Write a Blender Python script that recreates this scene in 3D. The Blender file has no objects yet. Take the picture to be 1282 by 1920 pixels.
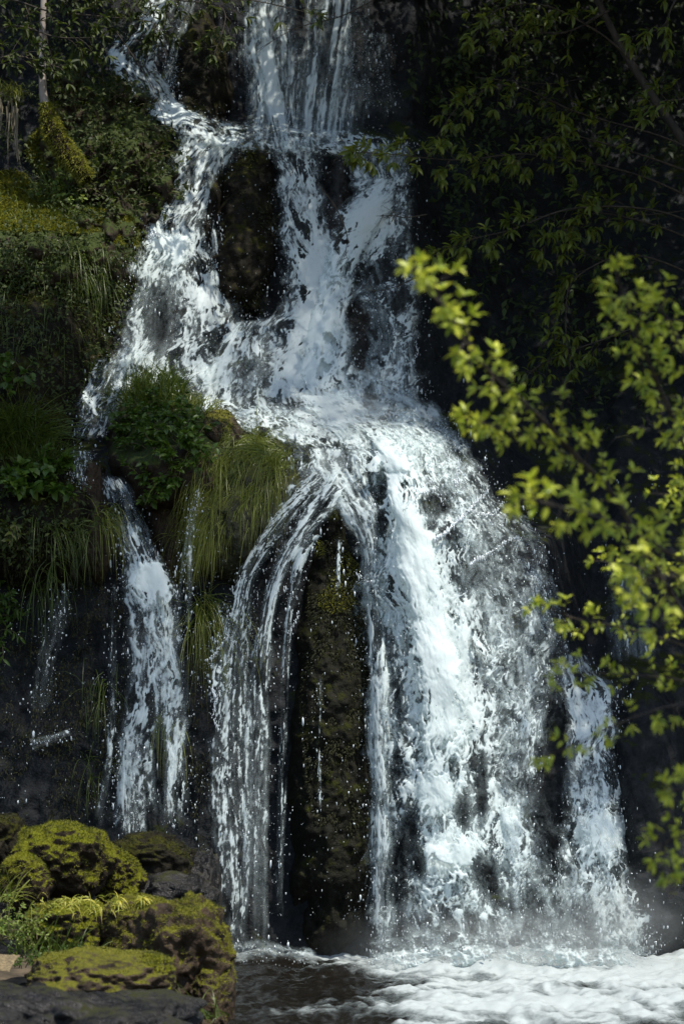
import bpy, math, random
import numpy as np
from mathutils import Vector

C = bpy.context.scene.collection
S = bpy.context.scene
rng = np.random.default_rng(11)
random.seed(11)
R = math.radians

# ------------------------------------------------------------------ camera, sky, sun, exposure
CAMY, CAMZ, TILT, FPX = -16.0, 1.5, R(5.1), 85.0 / 36.0 * 1920
cam = bpy.data.cameras.new('camera')
cam.lens = 85; cam.sensor_width = 36; cam.clip_end = 2000; cam.clip_start = 0.1
cam.dof.use_dof = True; cam.dof.focus_distance = 16.0; cam.dof.aperture_fstop = 3.4
camo = bpy.data.objects.new('camera', cam); C.objects.link(camo)
camo.location = (0, CAMY, CAMZ); camo.rotation_euler = (R(90) + TILT, 0, 0)
S.camera = camo
S.render.resolution_x, S.render.resolution_y = 683, 1024

SUN = Vector((0.30, -0.33, 0.90)).normalized()          # direction to the sun
sl = bpy.data.lights.new('sun', 'SUN'); sl.energy = 4.4; sl.angle = R(0.5); sl.color = (1, .95, .87)
so = bpy.data.objects.new('sun', sl); C.objects.link(so)
so.rotation_euler = SUN.to_track_quat('Z', 'Y').to_euler()
so.location = (6, -9, 17)
W = bpy.data.worlds.new('World'); S.world = W; W.use_nodes = True
nt = W.node_tree; bg = nt.nodes['Background']
sky = nt.nodes.new('ShaderNodeTexSky'); sky.sky_type = 'NISHITA'; sky.sun_disc = False
sky.sun_elevation = math.asin(SUN.z); sky.sun_rotation = math.atan2(SUN.x, SUN.y)
nt.links.new(sky.outputs[0], bg.inputs[0]); bg.inputs[1].default_value = 0.15
S.view_settings.view_transform = 'Standard'; S.view_settings.look = 'None'
S.view_settings.exposure = 0.4; S.view_settings.gamma = 1
S.cycles.transparent_max_bounces = 32
S.cycles.max_bounces = 6

# ------------------------------------------------------------------ maths helpers
ct, st = math.cos(TILT), math.sin(TILT)
def P(u, v, Y):
    """pixel of the 1282x1920 photo at world depth Y -> world point (N,3)"""
    u = np.asarray(u, float); v = np.asarray(v, float)
    a = (u - 641) / FPX; b = (960 - v) / FPX
    dy = ct - b * st; dz = st + b * ct
    k = (Y - CAMY) / dy
    return np.stack([a * k, np.broadcast_to(CAMY + dy * k, a.shape).copy() if np.ndim(k) else a * 0 + Y, CAMZ + dz * k], -1)
def toPx(p):
    d = p - np.array([0, CAMY, CAMZ])
    f = d[..., 1] * ct + d[..., 2] * st
    up = -d[..., 1] * st + d[..., 2] * ct
    return 641 + FPX * d[..., 0] / f, 960 - FPX * up / f
def sstep(a, b, x):
    t = np.clip((x - a) / (b - a), 0, 1); return t * t * (3 - 2 * t)
def _h(x, y, z, s):
    with np.errstate(over='ignore'):
        h = (x.astype(np.int64) * 374761393 + y.astype(np.int64) * 668265263 + z.astype(np.int64) * 2147483647 + s * 974634777).astype(np.uint32)
        h = (h ^ (h >> np.uint32(13))) * np.uint32(1274126177)
        h = (h ^ (h >> np.uint32(16))) * np.uint32(2246822519)
        h ^= h >> np.uint32(15)
    return h.astype(np.float64) / 4294967295.0
def vn(x, y, z=None, s=0):
    z = np.zeros_like(x) if z is None else z
    xi, yi, zi = np.floor(x), np.floor(y), np.floor(z)
    fx, fy, fz = x - xi, y - yi, z - zi
    fx = fx**3 * (fx * (6 * fx - 15) + 10); fy = fy**3 * (fy * (6 * fy - 15) + 10); fz = fz**3 * (fz * (6 * fz - 15) + 10)
    flat = not np.any(z)
    r = 0
    for dz in ((0,) if flat else (0, 1)):
        wz = 1.0 if flat else (fz if dz else 1 - fz)
        for dy in (0, 1):
            wy = fy if dy else 1 - fy
            for dx in (0, 1):
                r = r + _h(xi + dx, yi + dy, zi + dz, s) * ((fx if dx else 1 - fx) * wy * wz)
    return r * 2 - 1
def fbm(x, y, z=None, o=4, s=0):
    a, t, r = 1.0, 0.0, 0
    for i in range(o):
        c, q = math.cos(i * 1.1), math.sin(i * 1.1)
        r = r + a * vn((x * c - y * q) * 2.03**i + 17.3 * i, (x * q + y * c) * 2.03**i, None if z is None else z * 2.03**i, s + i)
        t += a; a *= .52
    return r / t * 1.5
def voro(x, y, s=0):
    xi, yi = np.floor(x), np.floor(y)
    f1 = np.full(x.shape, 9.0); f2 = f1.copy(); cid = np.zeros_like(x)
    z = np.zeros_like(xi)
    for dy in (-1, 0, 1):
        for dx in (-1, 0, 1):
            cx, cy = xi + dx, yi + dy
            px = cx + .5 + .9 * (_h(cx, cy, z, s) - .5); py = cy + .5 + .9 * (_h(cx, cy, z, s + 9) - .5)
            d = np.hypot(px - x, py - y)
            f2 = np.minimum(f2, np.maximum(f1, d)); cid = np.where(d < f1, _h(cx, cy, z, s + 33), cid); f1 = np.minimum(f1, d)
    return f1, f2, cid
def nrm(a):
    return a / np.maximum(np.linalg.norm(a, axis=-1, keepdims=True), 1e-9)

# ------------------------------------------------------------------ mesh helpers
def mk(name, v, faces, mat=None, parent=None, smooth=True, attrs=None, uv=None):
    """one mesh object from vertex array and an (N,3) or (N,4) index array"""
    v = np.ascontiguousarray(v, np.float32); faces = np.ascontiguousarray(faces, np.int32)
    me = bpy.data.meshes.new(name)
    me.vertices.add(len(v)); me.vertices.foreach_set('co', v.ravel())
    n, k = faces.shape
    me.loops.add(n * k); me.loops.foreach_set('vertex_index', faces.ravel())
    me.polygons.add(n); me.polygons.foreach_set('loop_start', np.arange(0, n * k, k, dtype=np.int32))
    me.update(calc_edges=True); me.validate()
    me.polygons.foreach_set('use_smooth', np.full(len(me.polygons), smooth))
    for a, d in (attrs or {}).items():
        at = me.attributes.new(a, 'FLOAT', 'POINT'); at.data.foreach_set('value', np.ascontiguousarray(d, np.float32))
    if uv is not None:
        ul = me.uv_layers.new(name='flow'); ul.data.foreach_set('uv', np.ascontiguousarray(uv[faces.ravel()], np.float32).ravel())
    if mat: me.materials.append(mat)
    o = bpy.data.objects.new(name, me); C.objects.link(o)
    if parent: o.parent = parent
    return o
def tag(o, label=None, cat=None, group=None, kind=None):
    if label: o['label'] = label
    if cat: o['category'] = cat
    if group: o['group'] = group
    if kind: o['kind'] = kind
    return o
def empty(name, label, cat, group=None):
    o = bpy.data.objects.new(name, None); C.objects.link(o); o.empty_display_size = .1
    return tag(o, label, cat, group)
def grid_faces(nr, nc, keep=None):
    i = np.arange(nr * nc).reshape(nr, nc)
    f = np.stack([i[:-1, :-1], i[1:, :-1], i[1:, 1:], i[:-1, 1:]], -1).reshape(-1, 4)
    if keep is not None:
        k = keep.reshape(-1); f = f[k[f].any(1)]
    return f
def compact(v, f, *ex):
    used = np.unique(f); m = np.full(len(v), -1, np.int64); m[used] = np.arange(len(used))
    return (v[used], m[f]) + tuple(e[used] for e in ex)
def spline(pts, n):
    p = np.array(pts, float)
    q = np.vstack([2 * p[0] - p[1], p, 2 * p[-1] - p[-2]])
    t = np.linspace(0, len(p) - 1 - 1e-6, n); i = t.astype(int); f = (t - i)[:, None]
    a, b, c, d = q[i], q[i + 1], q[i + 2], q[i + 3]
    return .5 * (2 * b + (c - a) * f + (2 * a - 5 * b + 4 * c - d) * f**2 + (3 * b - a - 3 * c + d) * f**3)
def tube_arr(p, r, k=6):
    p = np.asarray(p, float); r = np.asarray(r, float)
    t = nrm(np.gradient(p, axis=0)); ref = np.where(np.abs(t[:, :1]) > .8, [[0, 0, 1.]], [[1., 0, 0]])
    a = nrm(np.cross(t, ref)); b = np.cross(t, a)
    th = np.linspace(0, 2 * np.pi, k, endpoint=False)
    v = p[:, None] + r[:, None, None] * (np.cos(th)[None, :, None] * a[:, None] + np.sin(th)[None, :, None] * b[:, None])
    n = len(p); i = np.arange(n * k).reshape(n, k); j = np.roll(i, -1, 1)
    f = np.stack([i[:-1], j[:-1], j[1:], i[1:]], -1).reshape(-1, 4)
    return v.reshape(-1, 3), f
def tubes(list_pr, k=6):
    V, F, o = [], [], 0
    for p, r in list_pr:
        v, f = tube_arr(p, r, k); V.append(v); F.append(f + o); o += len(v)
    return np.vstack(V), np.vstack(F)
LT = np.array([(0, 0, 0), (-.42, .32, .10), (0, .33, 0), (.42, .32, .10), (-.36, .68, .07), (0, .7, -.03), (.36, .68, .07), (0, 1, -.12)])
LF = np.array([(0, 2, 1), (0, 3, 2), (1, 2, 5), (1, 5, 4), (2, 3, 6), (2, 6, 5), (4, 5, 7), (5, 6, 7)])
LT4 = np.array([(0, 0, 0), (-.4, .45, .1), (.4, .45, .1), (0, 1, -.1)]); LF4 = np.array([(0, 2, 1), (1, 2, 3)])
def leaves(pos, d, up, size, width=.45, simple=False):
    """leaf blades: base positions, directions, rough upward normals, lengths -> verts, tris, rnd"""
    pos = np.asarray(pos, float); d = nrm(np.asarray(d, float)); size = np.asarray(size, float)
    s = nrm(np.cross(d, np.asarray(up, float))); n = np.cross(s, d)
    T, F = (LT4, LF4) if simple else (LT, LF)
    w = np.broadcast_to(np.asarray(width, float), size.shape)
    v = pos[:, None] + size[:, None, None] * (T[None, :, 0, None] * w[:, None, None] * s[:, None] + T[None, :, 1, None] * d[:, None] + T[None, :, 2, None] * n[:, None])
    k = len(T); f = (F[None] + (np.arange(len(pos)) * k)[:, None, None]).reshape(-1, 3)
    return v.reshape(-1, 3), f, np.repeat(rng.random(len(pos)), k)
def blades(root, d, length, width, droop, seg=5, curl=.0):
    """grass blades as tapered bending strips"""
    n = len(root); p = np.array(root, float); d = nrm(np.asarray(d, float))
    length = np.broadcast_to(np.asarray(length, float), n); width = np.broadcast_to(np.asarray(width, float), n)
    droop = np.broadcast_to(np.asarray(droop, float), n)
    side = nrm(np.cross(d, rng.normal(size=(n, 3)) * .5 + np.array([0, -1., .2])))
    rows = []
    for k in range(seg + 1):
        w = width * (1 - (k / seg)**1.5) * .5 + width * .03
        rows.append(np.stack([p - side * w[:, None], p + side * w[:, None]], 1))
        d = nrm(d + np.stack([curl * rng.normal(size=n), curl * rng.normal(size=n), -droop], -1) / seg)
        p = p + d * (length / seg)[:, None]
    v = np.stack(rows, 1).reshape(-1, 3)                      # n, seg+1, 2
    b = (np.arange(n) * (seg + 1) * 2)[:, None, None]
    q = np.array([[2 * k, 2 * k + 1, 2 * k + 3, 2 * k + 2] for k in range(seg)])[None]
    tt = np.tile(np.repeat(np.linspace(0, 1, seg + 1), 2), n)
    return v, (b + q).reshape(-1, 4), np.repeat(rng.random(n), (seg + 1) * 2), tt

# ------------------------------------------------------------------ material helpers
def newmat(name):
    m = bpy.data.materials.new(name); m.use_nodes = True; t = m.node_tree
    for n in list(t.nodes): t.nodes.remove(n)
    return m, t
def nd(t, typ, **kw):
    n = t.nodes.new(typ)
    for k, v in kw.items():
        if k.startswith('i_'):
            key = k[2:]; key = int(key) if key.isdigit() else key.replace('_', ' ')
            if hasattr(v, 'is_linked') or hasattr(v, 'links'): t.links.new(v, n.inputs[key])
            else: n.inputs[key].default_value = v
        else: setattr(n, k, v)
    return n
def ramp(t, fac, stops):
    r = t.nodes.new('ShaderNodeValToRGB'); t.links.new(fac, r.inputs[0])
    e = r.color_ramp.elements
    while len(e) < len(stops): e.new(.5)
    for x, (p, c) in zip(e, stops): x.position = p; x.color = (*c, 1) if len(c) == 3 else c
    return r.outputs[0]
def math_(t, op, a, b=None, clamp=False):
    n = t.nodes.new('ShaderNodeMath'); n.operation = op; n.use_clamp = clamp
    for i, x in enumerate((a, b)):
        if x is None: continue
        if hasattr(x, 'links'): t.links.new(x, n.inputs[i])
        else: n.inputs[i].default_value = x
    return n.outputs[0]
def mixc(t, f, a, b):
    n = t.nodes.new('ShaderNodeMix'); n.data_type = 'RGBA'
    for key, x in ((0, f), (6, a), (7, b)):
        if hasattr(x, 'links'): t.links.new(x, n.inputs[key])
        else: n.inputs[key].default_value = (*x, 1) if isinstance(x, tuple) else x
    return n.outputs[2]
def noise(t, scale, detail=4, vec=None, rough=.55):
    n = nd(t, 'ShaderNodeTexNoise', i_Scale=scale, i_Detail=detail, i_Roughness=rough)
    if vec is not None: t.links.new(vec, n.inputs['Vector'])
    return n.outputs[0]
def wpos(t):
    return t.nodes.new('ShaderNodeNewGeometry').outputs['Position']
def out(t, sh):
    o = t.nodes.new('ShaderNodeOutputMaterial'); t.links.new(sh, o.inputs[0])
def attr(t, name):
    return nd(t, 'ShaderNodeAttribute', attribute_name=name).outputs['Fac']

def rock_mat(name, dark, light, moss_a, moss_b, moss_bias, wet=.35, scale=1.0, up=.8, spec=.25, brk=1.0):
    """wet stone, with moss where it faces upward and by its own patches"""
    m, t = newmat(name); p = wpos(t)
    n1 = noise(t, 3.2 * scale, 6, p); n2 = noise(t, 17 * scale, 5, p); n3 = noise(t, 60 * scale, 3, p)
    rock = mixc(t, ramp(t, n1, [(.35, (0, 0, 0)), (.68, (1, 1, 1))]), dark, light)
    rock = mixc(t, ramp(t, n2, [(.3, (.0, 0, 0)), (.8, (.75, .75, .75))]), rock, tuple(x * .45 for x in dark))
    moss = mixc(t, ramp(t, n3, [(.3, (0, 0, 0)), (.7, (1, 1, 1))]), moss_a, moss_b)
    g = t.nodes.new('ShaderNodeNewGeometry'); sx = t.nodes.new('ShaderNodeSeparateXYZ'); t.links.new(g.outputs['Normal'], sx.inputs[0])
    f = math_(t, 'MULTIPLY', sx.outputs[2], up)
    f = math_(t, 'ADD', f, math_(t, 'MULTIPLY', math_(t, 'SUBTRACT', n1, .5), 2.2 * brk))
    f = math_(t, 'ADD', f, math_(t, 'MULTIPLY', math_(t, 'SUBTRACT', n2, .5), 1.6 * brk))
    f = math_(t, 'ADD', f, moss_bias)
    f = ramp(t, f, [(.25, (0, 0, 0)), (.6, (1, 1, 1))])
    col = mixc(t, f, rock, moss)
    rr = ramp(t, n2, [(.3, (wet,) * 3), (.7, (min(1, wet + .4),) * 3)])
    rr = mixc(t, f, rr, (.9, .9, .9))
    bmp = nd(t, 'ShaderNodeBump', i_Strength=.7, i_Distance=.03, i_Height=math_(t, 'ADD', math_(t, 'MULTIPLY', n3, .5), n2))
    b = nd(t, 'ShaderNodeBsdfPrincipled', i_Base_Color=col, i_Roughness=rr, i_Normal=bmp.outputs[0], i_Specular_IOR_Level=spec)
    out(t, b.outputs[0]); return m
def leaf_mat(name, a, b, trans, rough=.45, tipcol=None):
    m, t = newmat(name)
    r = attr(t, 'rnd'); col = mixc(t, r, a, b)
    if tipcol: col = mixc(t, math_(t, 'POWER', attr(t, 'tt'), 2.0), col, tipcol)
    p = nd(t, 'ShaderNodeBsdfPrincipled', i_Base_Color=col, i_Roughness=rough, i_Specular_IOR_Level=.4)
    tr = nd(t, 'ShaderNodeBsdfTranslucent', i_Color=col)
    mx = nd(t, 'ShaderNodeMixShader', i_0=trans); t.links.new(p.outputs[0], mx.inputs[1]); t.links.new(tr.outputs[0], mx.inputs[2])
    out(t, mx.outputs[0]); return m
def plain_mat(name, a, b, scale=30, rough=.8, stretch=(1, 1, .2)):
    m, t = newmat(name)
    mp = nd(t, 'ShaderNodeMapping'); mp.inputs['Scale'].default_value = stretch; t.links.new(wpos(t), mp.inputs[0])
    n = noise(t, scale, 4, mp.outputs[0]); col = mixc(t, ramp(t, n, [(.35, (0, 0, 0)), (.65, (1, 1, 1))]), a, b)
    bmp = nd(t, 'ShaderNodeBump', i_Strength=.6, i_Distance=.01, i_Height=n)
    out(t, nd(t, 'ShaderNodeBsdfPrincipled', i_Base_Color=col, i_Roughness=rough, i_Normal=bmp.outputs[0]).outputs[0]); return m
def water_mat():
    m, t = newmat('falling_water')
    uv = nd(t, 'ShaderNodeUVMap', uv_map='flow').outputs[0]
    n1 = noise(t, 42, 6, uv, .62); n2 = noise(t, 110, 3, uv, .6)
    cov = attr(t, 'cov'); veil = attr(t, 'veil')
    c = math_(t, 'ADD', cov, math_(t, 'MULTIPLY', math_(t, 'SUBTRACT', n1, .5), 1.3))
    c = math_(t, 'ADD', c, math_(t, 'MULTIPLY', math_(t, 'SUBTRACT', n2, .5), .5))
    k = math_(t, 'DIVIDE', math_(t, 'ADD', c, .6), 2.0, True)
    body = ramp(t, k, [(.19, (0, 0, 0)), (.33, (.30,) * 3), (.44, (.74,) * 3), (.62, (.98,) * 3)])
    vv = math_(t, 'MULTIPLY', veil, ramp(t, n1, [(.3, (.35,) * 3), (.7, (1, 1, 1))]))
    al = math_(t, 'MAXIMUM', body, vv)
    bmp = nd(t, 'ShaderNodeBump', i_Strength=.16, i_Distance=.015, i_Height=math_(t, 'ADD', n1, math_(t, 'MULTIPLY', n2, .5)))
    col = mixc(t, k, (.56, .67, .67), (.80, .865, .835))
    b = nd(t, 'ShaderNodeBsdfPrincipled', i_Base_Color=col, i_Roughness=.5, i_Normal=bmp.outputs[0], i_Specular_IOR_Level=.25)
    tl = nd(t, 'ShaderNodeBsdfTranslucent', i_Color=(.78, .86, .84, 1))
    mx = nd(t, 'ShaderNodeMixShader', i_0=.28); t.links.new(b.outputs[0], mx.inputs[1]); t.links.new(tl.outputs[0], mx.inputs[2])
    tp = t.nodes.new('ShaderNodeBsdfTransparent')
    fx = nd(t, 'ShaderNodeMixShader'); t.links.new(al, fx.inputs[0]); t.links.new(tp.outputs[0], fx.inputs[1]); t.links.new(mx.outputs[0], fx.inputs[2])
    out(t, fx.outputs[0]); return m
def pool_mat():
    m, t = newmat('pool_water')
    f = attr(t, 'foam'); p = wpos(t); n = noise(t, 30, 5, p, .65); n2 = noise(t, 9, 3, p)
    k = ramp(t, math_(t, 'ADD', f, math_(t, 'MULTIPLY', math_(t, 'SUBTRACT', n, .5), 1.0)), [(.15, (0, 0, 0)), (.85, (1, 1, 1))])
    col = mixc(t, k, mixc(t, n2, (.005, .005, .0045), (.012, .010, .007)), ramp(t, math_(t, 'ADD', math_(t, 'MULTIPLY', f, .6), math_(t, 'MULTIPLY', n2, .5)), [(.3, (.13, .16, .16)), (.8, (.40, .44, .43))]))
    bmp = nd(t, 'ShaderNodeBump', i_Strength=.22, i_Distance=.02, i_Height=n)
    b = nd(t, 'ShaderNodeBsdfPrincipled', i_Base_Color=col, i_Roughness=mixc(t, k, (.06,) * 3, (.45,) * 3), i_Normal=bmp.outputs[0], i_IOR=1.33)
    out(t, b.outputs[0]); return m

M = dict(
    cliff=rock_mat('wet_cliff', (.014, .0155, .0165), (.026, .028, .029), (.014, .018, .005), (.034, .040, .008), -.35, .5, spec=.10),
    dark_moss=rock_mat('dark_moss_rock', (.010, .009, .006), (.022, .018, .010), (.016, .017, .003), (.042, .042, .005), .05, .6, up=.4, spec=.10),
    knoll=rock_mat('knoll_rock', (.020, .014, .008), (.06, .04, .02), (.018, .03, .005), (.04, .055, .008), .1, .6),
    moss_bright=rock_mat('moss_stone', (.016, .012, .008), (.055, .04, .026), (.06, .07, .006), (.15, .15, .010), -.15, .75, 1.5, up=1.3, brk=.6, spec=.1),
    moss_brown=rock_mat('brown_stone', (.020, .013, .007), (.082, .055, .032), (.05, .055, .006), (.13, .12, .010), -.60, .5, 1.3, up=1.3, brk=.8, spec=.2),
    black_moss=rock_mat('black_moss_rock', (.009, .009, .006), (.017, .016, .010), (.011, .013, .003), (.030, .033, .004), .05, .6, up=.4, spec=.1),
    curtain=rock_mat('wet_green_rock', (.016, .018, .006), (.03, .03, .012), (.03, .036, .006), (.07, .075, .012), .2, .4, 1.4, up=.3, brk=.7),
    wet_rock=rock_mat('wet_dark_stone', (.008, .008, .008), (.05, .045, .039), (.012, .014, .004), (.03, .032, .006), -.45, .12, 1.6),
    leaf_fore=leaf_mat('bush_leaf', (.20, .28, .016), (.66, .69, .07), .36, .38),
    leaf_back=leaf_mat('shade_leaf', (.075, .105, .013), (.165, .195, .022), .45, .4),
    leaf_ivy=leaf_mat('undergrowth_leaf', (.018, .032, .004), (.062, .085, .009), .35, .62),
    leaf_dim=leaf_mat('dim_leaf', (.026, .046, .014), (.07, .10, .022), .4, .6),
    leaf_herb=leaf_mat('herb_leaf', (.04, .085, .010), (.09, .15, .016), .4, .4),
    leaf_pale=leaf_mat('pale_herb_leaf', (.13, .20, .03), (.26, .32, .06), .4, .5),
    yellow=leaf_mat('yellow_plant', (.26, .30, .04), (.62, .55, .10), .4, .5),
    grass=leaf_mat('grass_blade', (.04, .07, .010), (.10, .13, .016), .35, .4),
    grass_hang=leaf_mat('hanging_grass_blade', (.06, .088, .012), (.22, .25, .04), .35, .35, (.22, .22, .035)),
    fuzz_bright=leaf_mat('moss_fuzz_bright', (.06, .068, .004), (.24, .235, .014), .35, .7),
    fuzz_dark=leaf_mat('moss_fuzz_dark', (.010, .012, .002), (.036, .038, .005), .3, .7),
    dry=leaf_mat('dry_root', (.16, .13, .08), (.36, .31, .22), .2, .8),
    bark=plain_mat('bark', (.014, .011, .007), (.04, .03, .02)),
    bark_pale=plain_mat('pale_bark', (.10, .075, .05), (.42, .37, .32), 9),
    twig=plain_mat('twig', (.014, .010, .007), (.05, .036, .02)),
    stem=plain_mat('stem', (.06, .05, .02), (.14, .12, .05)),
    earth=plain_mat('bank_earth', (.03, .022, .012), (.10, .075, .045), 9, .9, (1, 1, 1)),
    sand=plain_mat('sand', (.08, .06, .03), (.24, .18, .09), 60, .9, (1, 1, 1)),
    water=water_mat(), pool=pool_mat(),
)
md, td = newmat('water_drop')
out(td, nd(td, 'ShaderNodeBsdfPrincipled', i_Base_Color=(.52, .57, .58, 1), i_Roughness=.12, i_Specular_IOR_Level=.8).outputs[0]); M['drop'] = md
ms, ts = newmat('water_splash')
out(ts, nd(ts, 'ShaderNodeBsdfPrincipled', i_Base_Color=(.50, .56, .60, 1), i_Roughness=.3).outputs[0]); M['splash'] = ms

# ------------------------------------------------------------------ the cliff: depth as a function of where one looks along it
COLS = [
 (-900, [(-900, 3.2), (0, .8), (450, -.4), (900, -1.5), (1560, -2.2), (2000, -2.4)]),
 (-300, [(-900, 4.6), (0, 2.6), (120, 2.3), (330, 1.9), (440, 1.0), (700, .6), (900, .1), (1300, -.4), (1560, -.6), (2000, -.7)]),
 (60, [(-900, 5.2), (0, 3.3), (120, 3.0), (330, 2.5), (395, 1.95), (440, 1.45), (700, 1.05), (860, .7), (950, .4), (1300, .1), (1560, -.15), (2000, -.3)]),
 (220, [(-900, 5.4), (0, 3.9), (120, 3.5), (235, 3.1), (400, 2.2), (450, 1.8), (690, 1.55), (820, 1.3), (855, .8), (950, .5), (1050, .35), (1300, .15), (1570, 0), (2000, -.05)]),
 (330, [(-900, 5.6), (0, 4.1), (200, 3.7), (250, 3.0), (440, 2.5), (700, 2.0), (760, 1.5), (850, .75), (1050, .4), (1570, .1), (2000, .05)]),
 (480, [(-900, 5.7), (0, 4.2), (215, 3.9), (255, 3.1), (480, 2.7), (720, 2.2), (800, 1.5), (840, .78), (1000, .5), (1300, .3), (1800, .05), (2000, .05)]),
 (640, [(-900, 5.8), (0, 4.3), (225, 4.0), (265, 3.15), (500, 2.75), (740, 2.3), (805, 1.6), (850, .85), (960, .5), (1300, .3), (1800, .05), (2000, .05)]),
 (760, [(-900, 5.9), (0, 4.4), (240, 4.0), (280, 3.2), (500, 2.8), (740, 2.4), (795, 1.6), (830, .7), (950, .35), (1300, .15), (1800, -.05), (2000, -.05)]),
 (860, [(-900, 6.2), (0, 4.9), (250, 4.5), (290, 3.9), (500, 3.4), (760, 2.8), (840, 1.3), (885, .6), (1000, .3), (1300, .15), (1800, -.05), (2000, -.05)]),
 (1000, [(-900, 6.8), (0, 5.5), (400, 4.5), (800, 3.0), (950, 1.6), (1010, .7), (1200, .4), (1500, .2), (1800, 0), (2000, 0)]),
 (1120, [(-900, 7), (0, 6), (600, 4.2), (1050, 2.2), (1240, 1.3), (1280, .7), (1400, .4), (1800, .05), (2000, 0)]),
 (1300, [(-900, 7), (0, 6), (600, 4.2), (1050, 2.2), (1240, 1.4), (1290, .9), (1500, .6), (1800, .3), (2000, .2)]),
 (1800, [(-900, 5), (0, 4), (1000, 2), (1800, 0), (2000, -.4)]),
 (2400, [(-900, 2), (0, .5), (1000, -1), (1800, -2.4), (2000, -2.6)]),
]
_VG = np.linspace(-900, 2000, 726)
_UG = np.linspace(-900, 2400, 826)
def _table():
    cu = np.array([c[0] for c in COLS], float)
    prof = np.stack([np.interp(_VG, [a for a, _ in c[1]], [b for _, b in c[1]]) for c in COLS], 1)
    i = np.clip(np.searchsorted(cu, _UG, 'right') - 1, 0, len(cu) - 2)
    f = (_UG - cu[i]) / (cu[i + 1] - cu[i]); f = f * f * (3 - 2 * f)
    T = prof[:, i] * (1 - f) + prof[:, i + 1] * f
    k = np.exp(-.5 * (np.arange(-4, 5) / 2.0)**2); k /= k.sum()
    Tp = np.pad(T, ((4, 4), (0, 0)), 'edge')
    return sum(k[j] * Tp[j:j + T.shape[0]] for j in range(9))
_T = _table()
def Ybase(u, v):
    u = np.asarray(u, float); v = np.asarray(v, float); z_ = np.zeros_like(u)
    v = v + 16 * vn(u / 62.0, z_ + 3.5) + 9 * vn(u / 23.0, z_ + 8.5)
    x = np.clip((u + 900) / 4.0, 0, len(_UG) - 1.001); y = np.clip((v + 900) / 4.0, 0, len(_VG) - 1.001)
    i, j = x.astype(int), y.astype(int); fx, fy = x - i, y - j
    return (_T[j, i] * (1 - fx) + _T[j, i + 1] * fx) * (1 - fy) + (_T[j + 1, i] * (1 - fx) + _T[j + 1, i + 1] * fx) * fy
def cliff_rough(p):
    n = fbm(p[..., 0] * 1.6, p[..., 2] * 1.1, p[..., 1] * 1.2, 5, 3)
    rib = fbm(p[..., 0] * 5.5, p[..., 2] * .9, None, 3, 8)
    return .16 * np.abs(n) + .05 * (rib + 1) * .5 + .035 * np.abs(fbm(p[..., 0] * 9, p[..., 2] * 7, None, 3, 21))
BULGES = []                       # (u, v, ru, rv, bulge, taper, lean, power)
def bulge_r(b, u, v):
    u0, v0, ru, rv, B, tp, ln, pw = b
    y = (v - v0) / rv; w = ru * (1 + tp * np.clip(y, -1, 1))
    return (np.abs((u - u0 - ln * y) / w)**pw + np.abs(y)**pw)**(1 / pw)
def bulge_Y(b, u, v):
    r = bulge_r(b, u, v)
    return np.where(r < 1, Ybase(u, v) + .3 - (b[4] + .3) * np.sqrt(np.clip(1 - r**2.2, 0, 1)), 99)
def Ysurf(u, v):
    Y = Ybase(u, v)
    for b in BULGES: Y = np.minimum(Y, bulge_Y(b, u, v))
    return Y
def surf_n(u, v):
    e = 4.0
    a = P(u + e, v, Ysurf(u + e, v)) - P(u - e, v, Ysurf(u - e, v)); c = P(u, v - e, Ysurf(u, v - e)) - P(u, v + e, Ysurf(u, v + e))
    n = nrm(np.cross(a, c)); return n * np.sign(-n[..., 1:2] + 1e-9)

uu = np.arange(-880, 2390, 5.0); vv = np.arange(-880, 1960, 5.0)
U, V = np.meshgrid(uu, vv)
Yc = Ybase(U, V); p = P(U, V, Yc); Yc = Yc + cliff_rough(p)
o = mk('cliff', P(U, V, Yc).reshape(-1, 3), grid_faces(len(vv), len(uu))[:, ::-1], M['cliff'])
tag(o, 'dark wet mossy cliff behind all the falling water', None, kind='structure')

def bulge_rock(name, b, mat, label, cat='rock', step=3.0, rough=.06, group=None, edge=.12):
    BULGES.append(b)
    u0, v0, ru, rv, B, tp, ln, pw = b; w = ru * (1 + abs(tp)) + abs(ln) + 10
    u = np.arange(u0 - w * 1.15, u0 + w * 1.15, step); v = np.arange(v0 - rv * 1.15, v0 + rv * 1.15, step)
    U, V = np.meshgrid(u, v)
    s = int(u0 * 7 + v0) % 97
    r = bulge_r(b, U, V) * (1 + edge * fbm(U / 45.0, V / 70.0, None, 3, s))
    q = P(U, V, Ybase(U, V))
    Y = Ybase(U, V) + .3 - (B + .3) * np.sqrt(np.clip(1 - np.clip(r, 0, 1)**2.2, 0, 1))
    Y = Y - rough * fbm(q[..., 0] * 5, q[..., 2] * 4, None, 4, s + 1) - rough * .35 * fbm(q[..., 0] * 22, q[..., 2] * 14, None, 3, s + 2)
    v_, f_ = compact(P(U, V, Y).reshape(-1, 3), grid_faces(len(v), len(u), r < 1)[:, ::-1])
    return tag(mk(name, v_, f_, mat), label, cat, group)

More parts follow.
